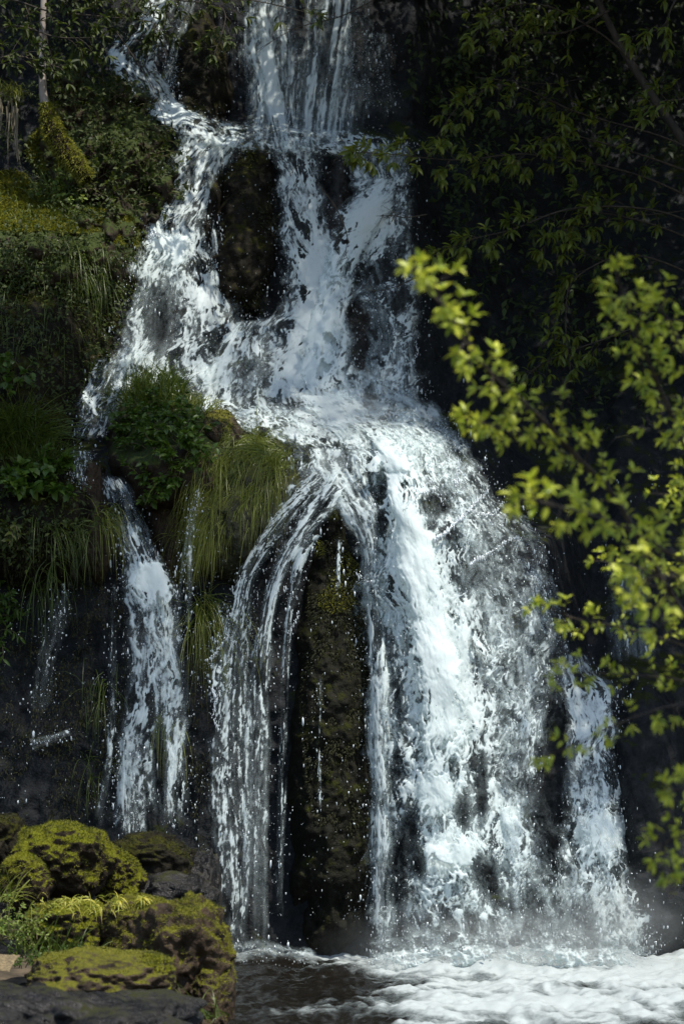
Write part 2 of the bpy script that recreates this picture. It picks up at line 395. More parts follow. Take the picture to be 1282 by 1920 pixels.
buttress = bulge_rock('mossy_buttress', (624, 1385, 86, 428, .30, .30, 0, 2.4), M['black_moss'], 'tall dark moss covered rock buttress between the thread falls and the main white fall', 'rock')
lip_rock = bulge_rock('lip_rock', (622, 868, 42, 30, .28, 0, 0, 2), M['wet_rock'], 'small black wet rock at the lip above the tall mossy buttress', 'rock', 2)
rib_mid = bulge_rock('mossy_rib', (462, 425, 60, 182, .34, .16, -8, 2.2), M['dark_moss'], 'broad mossy rock rib splitting the middle cascade', 'rock', edge=.34)
rib_side = bulge_rock('rock_rib', (398, 395, 24, 92, .26, .2, -14, 2.0), M['dark_moss'], 'slim mossy rock rib close left of the broad mossy rib', 'rock', 2.5, edge=.3)
rib_thin = bulge_rock('rock_rib', (632, 395, 30, 150, .26, -.1, -16, 2.2), M['wet_rock'], 'narrow black rock rib beside the upper right lobe of water', 'rock', 2.5)
rib_low = bulge_rock('rock_rib', (672, 650, 42, 110, .14, 0, 8, 2.2), M['wet_rock'], 'dark wet rock under the thin lacy water right of the middle cascade', 'rock')
rib_top = bulge_rock('rock_rib', (372, 130, 62, 120, .3, .2, 0, 2.3), M['dark_moss'], 'dark overgrown rock between the two topmost streams', 'rock')
knoll = bulge_rock('grassy_knoll', (322, 845, 132, 130, .55, -.12, 14, 2.4), M['knoll'], 'rounded rock knoll under grass and leafy plants beside the left stream', 'rock')
knoll_end = bulge_rock('brown_rock', (415, 800, 46, 42, .62, 0, 6, 2.2), M['moss_brown'], 'bare brown rock end of the grassy knoll at the white water edge', 'rock', 2)
curtain_rock = bulge_rock('curtain_rock', (450, 950, 100, 150, .42, -.35, -30, 2.3), M['curtain'], 'steep rock hidden behind the long hanging grass curtain', 'rock')
stub_bulge = bulge_rock('rock_pillar', (176, 985, 34, 105, .34, .1, 6, 3), M['knoll'], 'brown upright rock pillar at the left edge of the left stream', 'rock', 2)
wedge = bulge_rock('rock_wedge', (318, 1010, 42, 100, .12, -.3, 10, 2.2), M['moss_brown'], 'dark brown wet rock wedge between the left stream and the hanging grass', 'rock', 2.5)
mossbank = bulge_rock('moss_ledge', (110, 480, 180, 100, .26, -.1, 20, 2.2), M['knoll'], 'bright mossy ledge on the upper left bank catching the sun', 'ledge', rough=.12)
bank_low = bulge_rock('bank_shoulder', (50, 700, 160, 230, .35, .0, -30, 2.6), M['dark_moss'], 'dark overgrown shoulder of the left bank below the mossy ledge', 'ledge', 4)
bank_face = bulge_rock('bank_shoulder', (60, 960, 150, 150, .45, -.05, 0, 2.6), M['dark_moss'], 'dark bank shoulder with leafy plants left of the brown rock pillar', 'ledge', 4)
right_lip = bulge_rock('dark_outcrop', (1240, 1560, 95, 320, .5, .25, 30, 2.6), M['cliff'], 'black rock outcrop right of the slim right-hand fall', 'rock', 4)
upper_left_face = bulge_rock('overgrown_crag', (200, 290, 130, 170, .45, .1, 10, 2.5), M['knoll'], 'ivy covered crag beside the topmost left stream', 'rock', 4, rough=.22, edge=.3)

# ------------------------------------------------------------------ falling water
BLOBS = [  # u, v, ru, rv, change of cover
 (812, 948, 30, 24, -1.8), (806, 985, 14, 12, -1.2), (838, 1000, 18, 16, -1.2), (890, 1080, 40, 24, -.8), (715, 905, 10, 34, -1.3), (712, 985, 14, 26, -1.0),
 (768, 1560, 17, 50, -1.5), (785, 1620, 14, 26, -1.2), (745, 1600, 12, 40, -.9), (748, 1320, 7, 50, -.9), (745, 1440, 12, 34, -.6), (902, 1470, 11, 62, -1.3), (868, 1520, 18, 40, -1.0), (745, 1655, 22, 60, -1.1),
 (752, 1755, 20, 36, -1.3), (800, 1728, 10, 22, -.8), (838, 1745, 15, 34, -1.0), (884, 1732, 12, 26, -.9), (925, 1750, 12, 36, -.8), (958, 1700, 10, 30, -.8), (905, 1640, 26, 40, -.9), (1030, 1560, 26, 90, -1.1), (1040, 1340, 20, 100, -1.1),
 (1010, 1500, 34, 50, -.8), (1075, 1740, 60, 50, -.7), (1000, 1710, 24, 60, -.8), (925, 1660, 10, 50, -.7), (850, 1450, 10, 30, -.7),
 (1045, 1430, 24, 120, -.8), (775, 1030, 60, 110, .7), (725, 880, 45, 40, .7), (830, 1200, 60, 110, .6), (850, 1330, 60, 90, .5), (825, 1480, 52, 45, .8), (845, 1600, 60, 40, .5),
 (950, 1020, 60, 50, -.25), (960, 1120, 40, 60, -.2), (1130, 1560, 34, 40, .5), (1110, 1330, 60, 60, .2), (960, 1560, 40, 60, .35),
 (430, 330, 40, 60, .1), (290, 450, 22, 22, .9), (305, 590, 34, 60, -.9), (330, 460, 40, 30, .4), (395, 560, 40, 40, .3), (300, 640, 20, 40, -.5), (430, 640, 30, 40, .2), (470, 700, 50, 40, -.25),
 (585, 500, 40, 60, .5), (590, 600, 40, 50, .6), (570, 700, 50, 50, .4), (620, 770, 60, 40, .5), (690, 430, 45, 60, .5), (700, 520, 30, 40, -.5), (740, 480, 20, 30, -.6), (700, 620, 40, 60, -.4),
 (210, 115, 20, 22, 1.0), (330, 215, 40, 20, .5), (280, 1090, 36, 40, .7), (300, 1430, 12, 90, -1.3), (285, 1540, 14, 20, -.8), (240, 960, 30, 30, -.3),
 (560, 1050, 14, 22, 1.0), (560, 40, 16, 60, -.7), (610, 130, 14, 70, -.6), (500, 140, 20, 80, .5),
]
def blobs(u, v):
    r = np.zeros_like(u)
    for a, b, ru, rv, k in BLOBS:
        r += k * np.exp(-1.2 * (((u - a) / ru)**2 + ((v - b) / rv)**2)**1.5)
    return r
DROPS = []
MPP = 16 / FPX                    # metres per photo pixel at the falls
def ribbon(pts, dens, cell=.085, stretch=2.2, lace=1.0, streak=.5, off=.10, bulge=.10, veil=.25, res=2.0, seed=0, horiz=False, edge=.62, drops=250, use_blobs=1.0, hgt=.014, holes=.35, front=0):
    """one sheet of falling water along a centre line of (u, v, halfwidth[, density]) -> vertex arrays"""
    P4 = np.array([(*q, 1.0) if len(q) == 3 else q for q in pts], float)
    seglen = np.hypot(*np.diff(P4[:, :2], axis=0).T).sum()
    nL = max(8, int(seglen / res)); c = spline(P4, nL)
    tn = np.arange(nL) * res; zz = np.full(nL, seed + .5)
    hw = np.maximum(c[:, 2], 3) * (1 + .22 * fbm(tn / 70.0, zz, None, 3, seed + 71)); c[:, 0] += np.minimum(10, .22 * hw) / (1 + 2.5 * max(0, streak - .5)) * fbm(tn / 90.0, zz, None, 3, seed + 72); nW = max(8, int(2.4 * np.percentile(hw, 80) / res))
    s = np.linspace(-1.25, 1.25, nW)[None, :]
    if horiz:
        tg = nrm(np.gradient(c[:, :2], axis=0)); off_u, off_v = tg[:, 1:2], -tg[:, 0:1]
    else:
        off_u, off_v = np.ones((nL, 1)), np.zeros((nL, 1))
    U = c[:, 0:1] + off_u * s * hw[:, None]; V = c[:, 1:2] + off_v * s * hw[:, None]
    L = np.concatenate([[0], np.cumsum(np.hypot(*np.diff(c[:, :2], axis=0).T))])[:, None] * MPP + 0 * s
    X = s * (.5 * hw.mean() + .5 * hw[:, None]) * MPP
    cell = cell * .74
    x, y = X / cell + seed * 7.1, L / (cell * stretch) + seed * 3.7
    wx = fbm(x * .55, y * .55, None, 4, seed) * 1.0; wy = fbm(x * .55 + 40, y * .55, None, 4, seed + 5) * 1.0
    f1, f2, c1 = voro(x + wx, y + wy, seed); l1 = 1 - sstep(.0, .42, f2 - f1)
    g1, g2, c2 = voro(x * 2.3 + wx * 2.6, y * 2.1 + wy * 2.4, seed + 3); l2 = 1 - sstep(.0, .5, g2 - g1)
    n = fbm(x * .8, y * .8, None, 5, seed + 11); big = fbm(x * .28, y * .35, None, 3, seed + 31)
    strk = fbm(x * 3.0, y * .22, None, 4, seed + 17); fine = fbm(x * 4.2 + wx * 2, y * 4.2 + wy * 2, None, 3, seed + 23)
    sw = np.abs(s + .22 * fbm(y * .8 + 3 * np.sign(s), y * .3, None, 4, seed + 41) + .10 * fine)
    prof = 1 - sstep(edge, 1.08, sw)
    tl_ = np.linspace(0, 1, nL)[:, None]; ends = sstep(0, .02, tl_) * sstep(1.0, .91, tl_ + .05 * fbm(x * 1.2, y * .3, None, 3, seed + 81))
    bl = blobs(U, V) * use_blobs
    d = dens * c[:, 3:4] + bl
    mid = fbm(x * 2.1 + wx, y * 2.1 + wy, None, 4, seed + 51)
    rope = sstep(.16, .0, np.abs(fbm(x * .75 + .5 * wx, y * .6 + .5 * wy, None, 3, seed + 57))) + .7 * sstep(.14, .0, np.abs(fbm(x * 1.7 + wx, y * 1.4 + wy, None, 3, seed + 58)))
    h1, h2, ch = voro(x * .62 + .55 * wx + .25 * mid, y * .62 + .55 * wy + .25 * mid, seed + 61)
    prob = np.clip(holes * (1.5 - 1.1 * d), 0, .85)
    hole = sstep(.46, .30, h1 + .1 * fine) * (ch < prob) + .8 * sstep(.44, .26, g1 + .1 * fine) * (c2 < prob * .8)
    rim = sstep(.10, .0, np.abs(h1 - .50)) * (ch < prob)
    fld = (d - .58) * 1.7 + .30 * n + .22 * big + lace * (.26 * (l1 - .42) + .20 * (l2 - .42)) + streak * .5 * strk + .34 * mid + .26 * fine + .42 * lace * (rope - .35)
    fld = np.minimum(fld, .9) - 1.5 * hole + .25 * rim
    fld = fld * (.25 + .75 * prof) - 1.0 * (1 - prof) - (1 - ends)
    cov = np.clip(fld, -1.2, 1.6)
    vl = veil * np.clip(prof * 1.3 - .1, 0, 1) * (1 - .85 * np.clip(-bl, 0, 1)) * (1 - .85 * np.clip(hole, 0, 1)) * np.clip(.75 + .5 * strk + .3 * n + .25 * fine, .15, 1.3) * ends
    h = hgt * (.25 * np.clip(fld + .4, 0, 1.2) + .35 * n + .9 * big * np.clip(d, 0, 1)) * (prof + .2)
    Y = Ybase(U, V) - off - bulge * np.sqrt(np.clip(1 - s**2, 0, 1)) - h
    pt = P(U, V, Y)
    keep = (cov > -.75) | (vl > .02)
    # stray drops, flung from the thin places
    cand = np.flatnonzero(((fld > -1.3) & (fld < -.1)).ravel())
    if len(cand) and drops:
        k = rng.choice(cand, drops)
        q = pt.reshape(-1, 3)[k] + rng.normal(size=(drops, 3)) * np.array([.025, .03, .03]) + np.array([0, -.06, 0])
        DROPS.append(np.c_[q, np.minimum(.0010 + .0012 * rng.exponential(size=drops), .007)])
    return pt.reshape(-1, 3), grid_faces(nL, nW, keep)[:, ::-1], cov.ravel(), vl.ravel(), np.stack([X, L * .55], -1).reshape(-1, 2)
def fall(label, ribbons):
    Vs, Fs, Cs, Ls, Us, o = [], [], [], [], [], 0
    for i, (pts, dens, kw) in enumerate(ribbons):
        kw.setdefault('seed', (int(pts[0][0]) * 3 + i * 13) % 89)
        v, f, c, l, uv = ribbon(pts, dens, **kw); v, f, c, l, uv = compact(v, f, c, l, uv)
        Vs.append(v); Fs.append(f + o); Cs.append(c); Ls.append(l); Us.append(uv); o += len(v)
    ob = mk('waterfall', np.vstack(Vs), np.vstack(Fs), M['water'], attrs={'cov': np.concatenate(Cs), 'veil': np.concatenate(Ls)}, uv=np.vstack(Us))
    return tag(ob, label, None, kind='structure')

fall('topmost left stream sliding between crag and dark overgrown rock', [
 ([(330, -60, 34), (312, 0, 38), (280, 60, 42), (252, 110, 52), (275, 165, 46), (310, 205, 50), (365, 240, 56)], .74, dict(streak=.5, off=.12)),
 ([(360, -40, 26, .7), (345, 40, 18, .6), (325, 110, 14, .5), (318, 170, 14, .5)], .6, dict(streak=1.2, stretch=6, veil=.3)),
])
fall('topmost veil of vertical white threads at the upper centre', [
 ([(585, -60, 135), (580, 60, 128), (578, 150, 122), (565, 285, 112)], .50, dict(streak=1.5, stretch=7, lace=.6, veil=.5, off=.10, drops=300)),
 ([(488, -60, 38), (498, 60, 42), (512, 150, 44), (530, 285, 48)], .72, dict(streak=1.2, stretch=5, veil=.3, off=.16)),
 ([(640, -60, 50), (625, 60, 48), (610, 160, 46), (595, 285, 50)], .60, dict(streak=1.3, stretch=6, veil=.3, off=.16)),
 ([(700, 60, 34, .8), (705, 140, 34, .7), (715, 220, 26, .5)], .45, dict(streak=1.0, stretch=4, veil=.10)),
])
fall('middle cascade tumbling down on both sides of the broad mossy rib', [
 ([(295, 190, 26), (340, 225, 32), (420, 250, 30), (520, 262, 34, .8), (620, 268, 30, .8), (700, 272, 22, .9), (765, 285, 14)], 0.78, dict(horiz=True, lace=.9, streak=.1, off=.22, stretch=1.3)),
 ([(395, 250, 62), (372, 320, 52), (350, 385, 54), (335, 450, 66), (338, 530, 92), (335, 610, 112), (330, 690, 128), (345, 760, 130)], 0.79, dict(lace=1.1, stretch=1.8, veil=0.51, drops=500, off=.12)),
 ([(325, 440, 44), (300, 520, 50), (285, 600, 52), (265, 690, 54)], 0.71, dict(lace=1.2, stretch=2, veil=0.26, off=.24)),
 ([(545, 255, 52), (560, 330, 50), (572, 400, 54), (590, 470, 62), (595, 545, 66), (575, 620, 84), (555, 700, 112), (560, 790, 140)], 0.74, dict(lace=.9, stretch=1.5, veil=0.59, off=.14, drops=400)),
 ([(480, 600, 26, .7), (450, 660, 60), (430, 730, 90), (450, 790, 100)], 0.77, dict(lace=1.0, stretch=1.6, veil=0.34, off=.22)),
 ([(408, 400, 12), (412, 470, 16), (415, 540, 26)], 0.59, dict(streak=1.2, stretch=6, veil=0.26)),
 ([(700, 268, 66), (705, 300, 62), (712, 340, 52)], 0.59, dict(streak=.8, stretch=3, veil=0.65, off=.12)),
 ([(722, 330, 48, .9), (690, 390, 56), (655, 450, 42), (632, 520, 36), (618, 600, 40), (610, 690, 50), (615, 770, 70)], 0.77, dict(lace=.8, stretch=1.5, veil=0.59, off=.2)),
 ([(742, 350, 40), (736, 430, 52), (728, 500, 56), (725, 570, 56), (735, 650, 52), (738, 740, 52), (740, 800, 60)], .64, dict(lace=1.5, stretch=1.4, veil=0.54, streak=.2, off=.13, drops=350)),
])
fall('churning white terrace where the middle cascade lands above the main fall', [
 ([(430, 775, 18), (500, 792, 30), (600, 800, 44), (700, 805, 50), (780, 815, 46), (850, 830, 20)], .72, dict(horiz=True, lace=1.3, streak=0, stretch=1.1, veil=.5, off=.3, hgt=.02)),
 ([(600, 740, 70), (660, 790, 80), (705, 830, 80), (740, 885, 80)], .66, dict(lace=1.3, streak=.4, stretch=1.5, veil=.35, off=.40, hgt=.03, holes=.6, drops=250)),
 ([(740, 770, 50), (785, 815, 54), (815, 870, 50), (840, 930, 40)], .58, dict(lace=1.4, streak=.3, stretch=1.5, veil=.35, off=.42, hgt=.03, holes=.7, drops=300)),
 ([(520, 760, 40), (560, 810, 44), (590, 850, 50), (580, 900, 40)], .60, dict(lace=1.3, streak=.4, stretch=1.6, veil=.3, off=.34, hgt=.02, holes=.6, drops=150)),
 ([(640, 730, 60), (720, 765, 60), (800, 800, 40), (850, 850, 20)], 0.64, dict(horiz=True, lace=.5, streak=0, stretch=1.2, veil=0.75, off=.35)),
])
fall('left stream slipping behind the grassy knoll', [
 ([(215, 670, 46), (190, 740, 46), (180, 790, 42), (172, 826, 34)], .66, dict(lace=1.1, veil=.25, off=.16, drops=150)),
 ([(150, 845, 26, .8), (152, 880, 22, .8), (158, 915, 12, .6)], .55, dict(streak=.9, stretch=3, veil=.25, off=.3)),
])
fall('left lower fall dropping past the brown rock pillar onto dark stones', [
 ([(205, 890, 24), (228, 945, 38), (250, 1010, 42), (268, 1060, 46), (275, 1120, 54), (285, 1190, 54), (298, 1280, 58), (294, 1400, 62), (288, 1500, 62), (286, 1575, 60)], .70, dict(lace=.9, streak=.8, stretch=3, veil=.30, off=.16, drops=500)),
 ([(270, 1050, 40), (285, 1110, 48), (300, 1180, 44), (310, 1250, 40), (318, 1330, 36), (320, 1450, 34), (325, 1560, 30)], .62, dict(lace=1.0, streak=.8, stretch=3, veil=.15, off=.24)),
 ([(245, 1380, 22, .8), (242, 1470, 24), (240, 1570, 26)], .62, dict(streak=1.3, stretch=7, veil=.25, off=.22)),
 ([(372, 925, 8, .9), (358, 990, 9), (348, 1080, 12), (345, 1180, 14, .7)], .52, dict(streak=1.2, stretch=6, veil=.25, off=.3)),
])
fall('long thin thread falls streaming left of the tall mossy buttress', [
 ([(610, 880, 50), (565, 930, 40), (510, 995, 30), (468, 1070, 20), (448, 1150, 22), (436, 1260, 34), (430, 1400, 38), (432, 1560, 38), (436, 1818, 38)], .55, dict(lace=1.2, streak=1.2, stretch=3.4, veil=.22, off=.2, cell=.06, drops=500)),
 ([(650, 880, 40), (605, 950, 36), (560, 1010, 26), (522, 1080, 18), (500, 1160, 17), (488, 1260, 24), (480, 1400, 28), (476, 1560, 26), (474, 1818, 26)], .58, dict(lace=1.2, streak=1.2, stretch=5, veil=.30, off=.26, cell=.06, drops=400)),
 ([(590, 1000, 18), (565, 1050, 14), (550, 1110, 8), (540, 1180, 8), (534, 1300, 9, .8), (528, 1500, 9, .7), (522, 1720, 9, .6)], .60, dict(streak=1.2, stretch=6, veil=.15, off=.3, cell=.04)),
 ([(636, 1010, 6, .9), (634, 1060, 5), (634, 1110, 4, .8)], .62, dict(streak=1, stretch=6, veil=.1, off=.45, cell=.03, drops=30)),
 ([(600, 1270, 5, .8), (598, 1400, 5, .9), (600, 1530, 4, .8)], .55, dict(streak=1, stretch=8, veil=.1, off=.42, cell=.03, drops=60)),
 ([(420, 1130, 16, .7), (410, 1230, 22, .8), (405, 1330, 24, .7)], .42, dict(lace=1.6, stretch=1.6, veil=.06, off=.3, drops=200)),
])
fall('main white fall thundering down the right of the mossy buttress into the pool', [
 ([(620, 838, 62), (640, 890, 66), (672, 950, 44), (695, 1030, 26), (704, 1150, 20), (712, 1300, 22), (716, 1500, 26), (720, 1815, 30)], .74, dict(lace=1.0, streak=.9, stretch=3, veil=.55, holes=.2, off=.22, drops=200)),
 ([(765, 805, 100), (795, 860, 112), (822, 950, 124), (838, 1060, 156), (850, 1160, 172), (862, 1280, 186), (852, 1400, 170), (850, 1500, 164), (862, 1600, 176), (884, 1700, 206), (905, 1815, 244)], .54, dict(lace=1.6, streak=.4, stretch=1.9, veil=.80, off=.13, bulge=.16, drops=900, hgt=.02, cell=.095, holes=.8)),
 ([(735, 805, 80), (765, 860, 92), (790, 950, 96), (800, 1060, 108), (816, 1160, 114), (830, 1280, 120), (838, 1400, 126), (846, 1500, 132), (858, 1600, 146), (870, 1700, 162), (880, 1815, 180)], .76, dict(lace=1.7, streak=.4, stretch=1.9, veil=.30, off=.22, bulge=.16, drops=900, hgt=.022, cell=.085, holes=.7)),
 ([(735, 812, 50), (752, 880, 52), (768, 960, 46), (785, 1060, 48), (806, 1160, 48), (825, 1280, 48), (836, 1400, 50), (842, 1500, 60), (850, 1600, 80), (860, 1700, 110), (870, 1815, 130)], .66, dict(lace=1.6, streak=.3, stretch=1.8, veil=.2, off=.38, bulge=.10, drops=400, hgt=.025, cell=.12, holes=.7)),
 ([(845, 860, 40, .9), (880, 920, 56), (914, 990, 66), (944, 1070, 70), (968, 1160, 74), (985, 1260, 66), (985, 1360, 48), (980, 1480, 44), (1020, 1620, 84), (1045, 1815, 112)], .60, dict(lace=1.5, streak=.3, stretch=1.6, veil=.6, off=.30, bulge=.12, drops=900, cell=.07, holes=.7)),
 ([(1000, 1000, 16, .7), (1030, 1120, 18, .7), (1050, 1240, 22, .7)], .5, dict(lace=1.2, stretch=2, veil=.25, off=.2, drops=160)),
])
# strings of drops thrown off the sheets
for pts, n, r in (([(812, 1015), (838, 996), (868, 968), (890, 946), (914, 920)], 150, .0085), ([(884, 958), (905, 966), (926, 962), (944, 940)], 80, .006), ([(856, 910), (857, 890), (860, 862)], 50, .0055),
                  ([(770, 938), (792, 924), (818, 926), (832, 948)], 60, .005), ([(880, 1060), (920, 1035), (955, 1012), (975, 1010)], 110, .006), ([(560, 1150), (548, 1180), (540, 1210)], 26, .004), ([(395, 1235), (412, 1215), (428, 1190)], 40, .0055), ([(670, 1075), (685, 1088), (694, 1092)], 24, .0035),
                  ([(395, 1290), (405, 1310), (400, 1340), (412, 1370)], 60, .006), ([(1000, 1080), (1015, 1100), (1030, 1130)], 40, .004), ([(770, 690), (782, 660), (778, 640)], 30, .005), ([(300, 445), (285, 440), (278, 470)], 40, .006)):
    a_ = spline([(x, y, 0) for x, y in pts], n); tt_ = np.linspace(0, 1, n)
    q_ = P(a_[:, 0] + rng.normal(size=n) * 1.6, a_[:, 1] + rng.normal(size=n) * 1.6, Ybase(a_[:, 0], a_[:, 1]) - .42 - .1 * tt_)
    DROPS.append(np.c_[q_, r * (1.15 - .6 * tt_) * rng.uniform(.45, 1.1, n)])
fall('slim right-hand fall spilling over its own ledge beside the black outcrop', [
 ([(1072, 1225, 22, .6), (1084, 1268, 56), (1098, 1320, 58), (1106, 1400, 54), (1116, 1480, 60), (1124, 1580, 80), (1130, 1680, 100), (1138, 1815, 124)], .74, dict(lace=1.1, streak=.5, stretch=1.8, veil=.65, off=.16, drops=600)),
 ([(1110, 1480, 40), (1122, 1560, 50), (1132, 1660, 76), (1142, 1815, 100)], .55, dict(lace=1.3, streak=.2, stretch=1.5, veil=.1, off=.28)),
])
fall('churned froth where the falls strike the pool', [
 ([(690, 1788, 26, .7), (760, 1782, 44), (850, 1772, 52), (950, 1770, 56), (1050, 1774, 54), (1150, 1772, 52), (1235, 1782, 30, .7)], .62, dict(horiz=True, lace=1.2, streak=0, stretch=1.0, veil=.45, off=.52, bulge=.14, hgt=.06, holes=.3, drops=700, edge=.3, use_blobs=.3)),
 ([(700, 1806, 22, .8), (800, 1800, 34), (900, 1796, 38), (1000, 1798, 40), (1120, 1796, 36), (1220, 1806, 24, .7)], .70, dict(horiz=True, lace=1.0, streak=0, stretch=1.0, veil=.4, off=.68, bulge=.14, hgt=.07, holes=.3, drops=500, edge=.3, use_blobs=0)),
 ([(415, 1785, 14, .8), (470, 1780, 22), (540, 1786, 18, .8), (600, 1792, 12, .6)], .55, dict(horiz=True, lace=1.1, streak=0, stretch=1.0, veil=.4, off=.4, bulge=.1, hgt=.04, holes=.3, drops=150, edge=.3, use_blobs=0)),
])
fall('faint shaded trickle behind the leafy bush', [
 ([(1170, 1060, 36, .8), (1180, 1140, 40), (1188, 1240, 44)], .40, dict(lace=1.0, streak=.9, stretch=3, veil=.32, off=.14, drops=60)),
])
fall('sparse drips trickling down the dark left bank', [
 ([(130, 1090, 14, .8), (105, 1180, 20), (80, 1280, 22, .8), (70, 1340, 20, .6)], .34, dict(lace=1.3, stretch=3, veil=.12, off=.18, drops=150)),
 ([(60, 1396, 12, .7), (100, 1384, 8), (135, 1372, 5)], .6, dict(horiz=True, veil=.3, off=.25, drops=60)),
 ([(215, 1090, 7, .6), (212, 1250, 8, .8), (205, 1420, 10, .8), (180, 1560, 12, .6)], .42, dict(streak=1.2, stretch=5, veil=.1, off=.2, drops=120)),
])
# ------------------------------------------------------------------ the pool, stream bank and ground
xs = np.arange(-3.4, 3.6, .014); ys = np.concatenate([np.arange(-7, -4.2, .05), np.arange(-4.2, .6, .016)])
X, Yp = np.meshgrid(xs, ys)
u, v = toPx(np.stack([X, Yp, 0 * X], -1))
foam = .9 * sstep(640, 820, u) * (1 - .45 * sstep(1220, 1330, u)) + .85 * sstep(1850, 1775, v) * sstep(380, 440, u)
foam += .55 * np.exp(-((v - 1895 + .02 * (u - 600)) / 14)**2) * sstep(470, 560, u) + .35 * np.exp(-((v - 1868 + .06 * (u - 640)) / 8)**2) * sstep(560, 640, u)
foam += .55 * sstep(1905, 1760, v) * sstep(560, 700, u) - .30
fl = fbm(X * 2.2 + .5 * Yp, Yp * 2.6, None, 5, 61); f2 = fbm(X * 11, Yp * 7, None, 4, 62)
foam += .58 * fl + .36 * f2 - .05
fm = np.clip(foam, 0, 1.2)
z = .035 * fbm(X * 4, Yp * 2.6, None, 4, 63) + .006 * f2 + .010 * (1 - .8 * np.clip(fm, 0, 1)) * fbm(X * 9, Yp * 5, None, 4, 67) + fm * (.02 + .026 * fbm(X * 3.2, Yp * 2.4, None, 4, 64)) + .003 * fbm(X * 20, Yp * 14, None, 3, 66)
z += .02 * np.exp(-((Yp - (-.35)) / .35)**2) * sstep(650, 760, u) * sstep(1250, 1130, u) * (1 + .5 * fbm(X * 3, Yp * 3, None, 3, 65))
tag(mk('pool', np.stack([X, Yp, z], -1).reshape(-1, 3), grid_faces(len(ys), len(xs)), M['pool'], attrs={'foam': foam.ravel()}),
    'foaming plunge pool at the foot of the falls', None, kind='structure')
xs = np.concatenate([-np.geomspace(900, 8, 14), np.arange(-7.5, 8, .12), np.geomspace(8, 900, 14)]); ys = np.concatenate([-np.geomspace(900, 18, 12), np.arange(-17, 2.0, .12), np.geomspace(2.4, 900, 14)])
X, Yp = np.meshgrid(xs, ys)
bank = sstep(-.75, -1.35, X + .18 * Yp + .2) * .32 + sstep(3.0, 4.5, X) * .8
z = -.32 + bank + .05 * fbm(X * 2, Yp * 2, None, 4, 71)
tag(mk('ground', np.stack([X, Yp, z], -1).reshape(-1, 3), grid_faces(len(ys), len(xs)), M['earth']), 'earthy stream bank and bed under the pool', None, kind='structure')

# drops in the air
def ico():
    t = (1 + 5**.5) / 2
    v = nrm(np.array([(-1, t, 0), (1, t, 0), (-1, -t, 0), (1, -t, 0), (0, -1, t), (0, 1, t), (0, -1, -t), (0, 1, -t), (t, 0, -1), (t, 0, 1), (-t, 0, -1), (-t, 0, 1)], float))
    f = np.array([(0, 11, 5), (0, 5, 1), (0, 1, 7), (0, 7, 10), (0, 10, 11), (1, 5, 9), (5, 11, 4), (11, 10, 2), (10, 7, 6), (7, 1, 8), (3, 9, 4), (3, 4, 2), (3, 2, 6), (3, 6, 8), (3, 8, 9), (4, 9, 5), (2, 4, 11), (6, 2, 10), (8, 6, 7), (9, 8, 1)])
    return v, f
def extra_drops(n, u0, u1, v0, v1, dy=.35, r=.0015):
    u = rng.uniform(u0, u1, n); v = rng.uniform(v0, v1, n)
    DROPS.append(np.c_[P(u, v, Ybase(u, v) - .2 - dy * rng.random(n)), r * (.5 + .6 * rng.exponential(size=n))])
for a in ((260, 360, 440, 950, 1750), (260, 560, 720, 1150, 1760), (200, 0, 240, 1100, 1560), (900, 690, 1230, 1640, 1815), (260, 900, 1240, 850, 1300), (380, 440, 880, 420, 820), (120, 400, 560, 330, 600), (400, 700, 1250, 1740, 1850), (160, 1150, 1282, 1500, 1800)): extra_drops(*a)
D = np.vstack(DROPS); D[:, 3] = np.clip(D[:, 3], .0009, .010)
iv, if_ = ico(); el = 1 + rng.random((len(D), 1, 1))**2 * 3.5
vv_ = D[:, None, :3] + iv[None] * (1 + .25 * rng.normal(size=(len(D), 12, 1))) * D[:, 3][:, None, None] * np.concatenate([np.ones_like(el), np.ones_like(el), el], -1)
tag(mk('spray', vv_.reshape(-1, 3), (if_[None] + (np.arange(len(D)) * 12)[:, None, None]).reshape(-1, 3), M['drop']), 'fine water drops flying around the falls', None, kind='stuff')

mm, tm = newmat('mist')
oc = tm.nodes.new('ShaderNodeTexCoord').outputs['Object']
ln = nd(tm, 'ShaderNodeVectorMath', operation='LENGTH'); tm.links.new(oc, ln.inputs[0])
fo = nd(tm, 'ShaderNodeMapRange', interpolation_type='SMOOTHSTEP'); tm.links.new(ln.outputs['Value'], fo.inputs[0])
fo.inputs[1].default_value = .95; fo.inputs[2].default_value = .1; fo.inputs[3].default_value = 0; fo.inputs[4].default_value = 1
de = math_(tm, 'MULTIPLY', fo.outputs[0], ramp(tm, noise(tm, 2.2, 3, oc), [(.38, (.1,) * 3), (.65, (1, 1, 1))]))
pv = nd(tm, 'ShaderNodeVolumePrincipled', i_Anisotropy=.2); tm.links.new(math_(tm, 'MULTIPLY', de, 1.9), pv.inputs['Density']); pv.inputs['Color'].default_value = (.90, .97, .95, 1)
om = tm.nodes.new('ShaderNodeOutputMaterial'); tm.links.new(pv.outputs[0], om.inputs['Volume']); M['mist'] = mm
def mist(label, u, v, Y, rx, ry, rz, seed):
    w, f = icosphere(3); n = fbm(w[:, 0] * 2 + seed, w[:, 1] * 2, w[:, 2] * 2, 3, seed)
    o = mk('mist', w * (1 + .1 * n)[:, None], f, M['mist']); o.scale = (rx, ry, rz); o.location = P(np.array([u]), np.array([v]), Y)[0]; tag(o, label, None, kind='stuff')
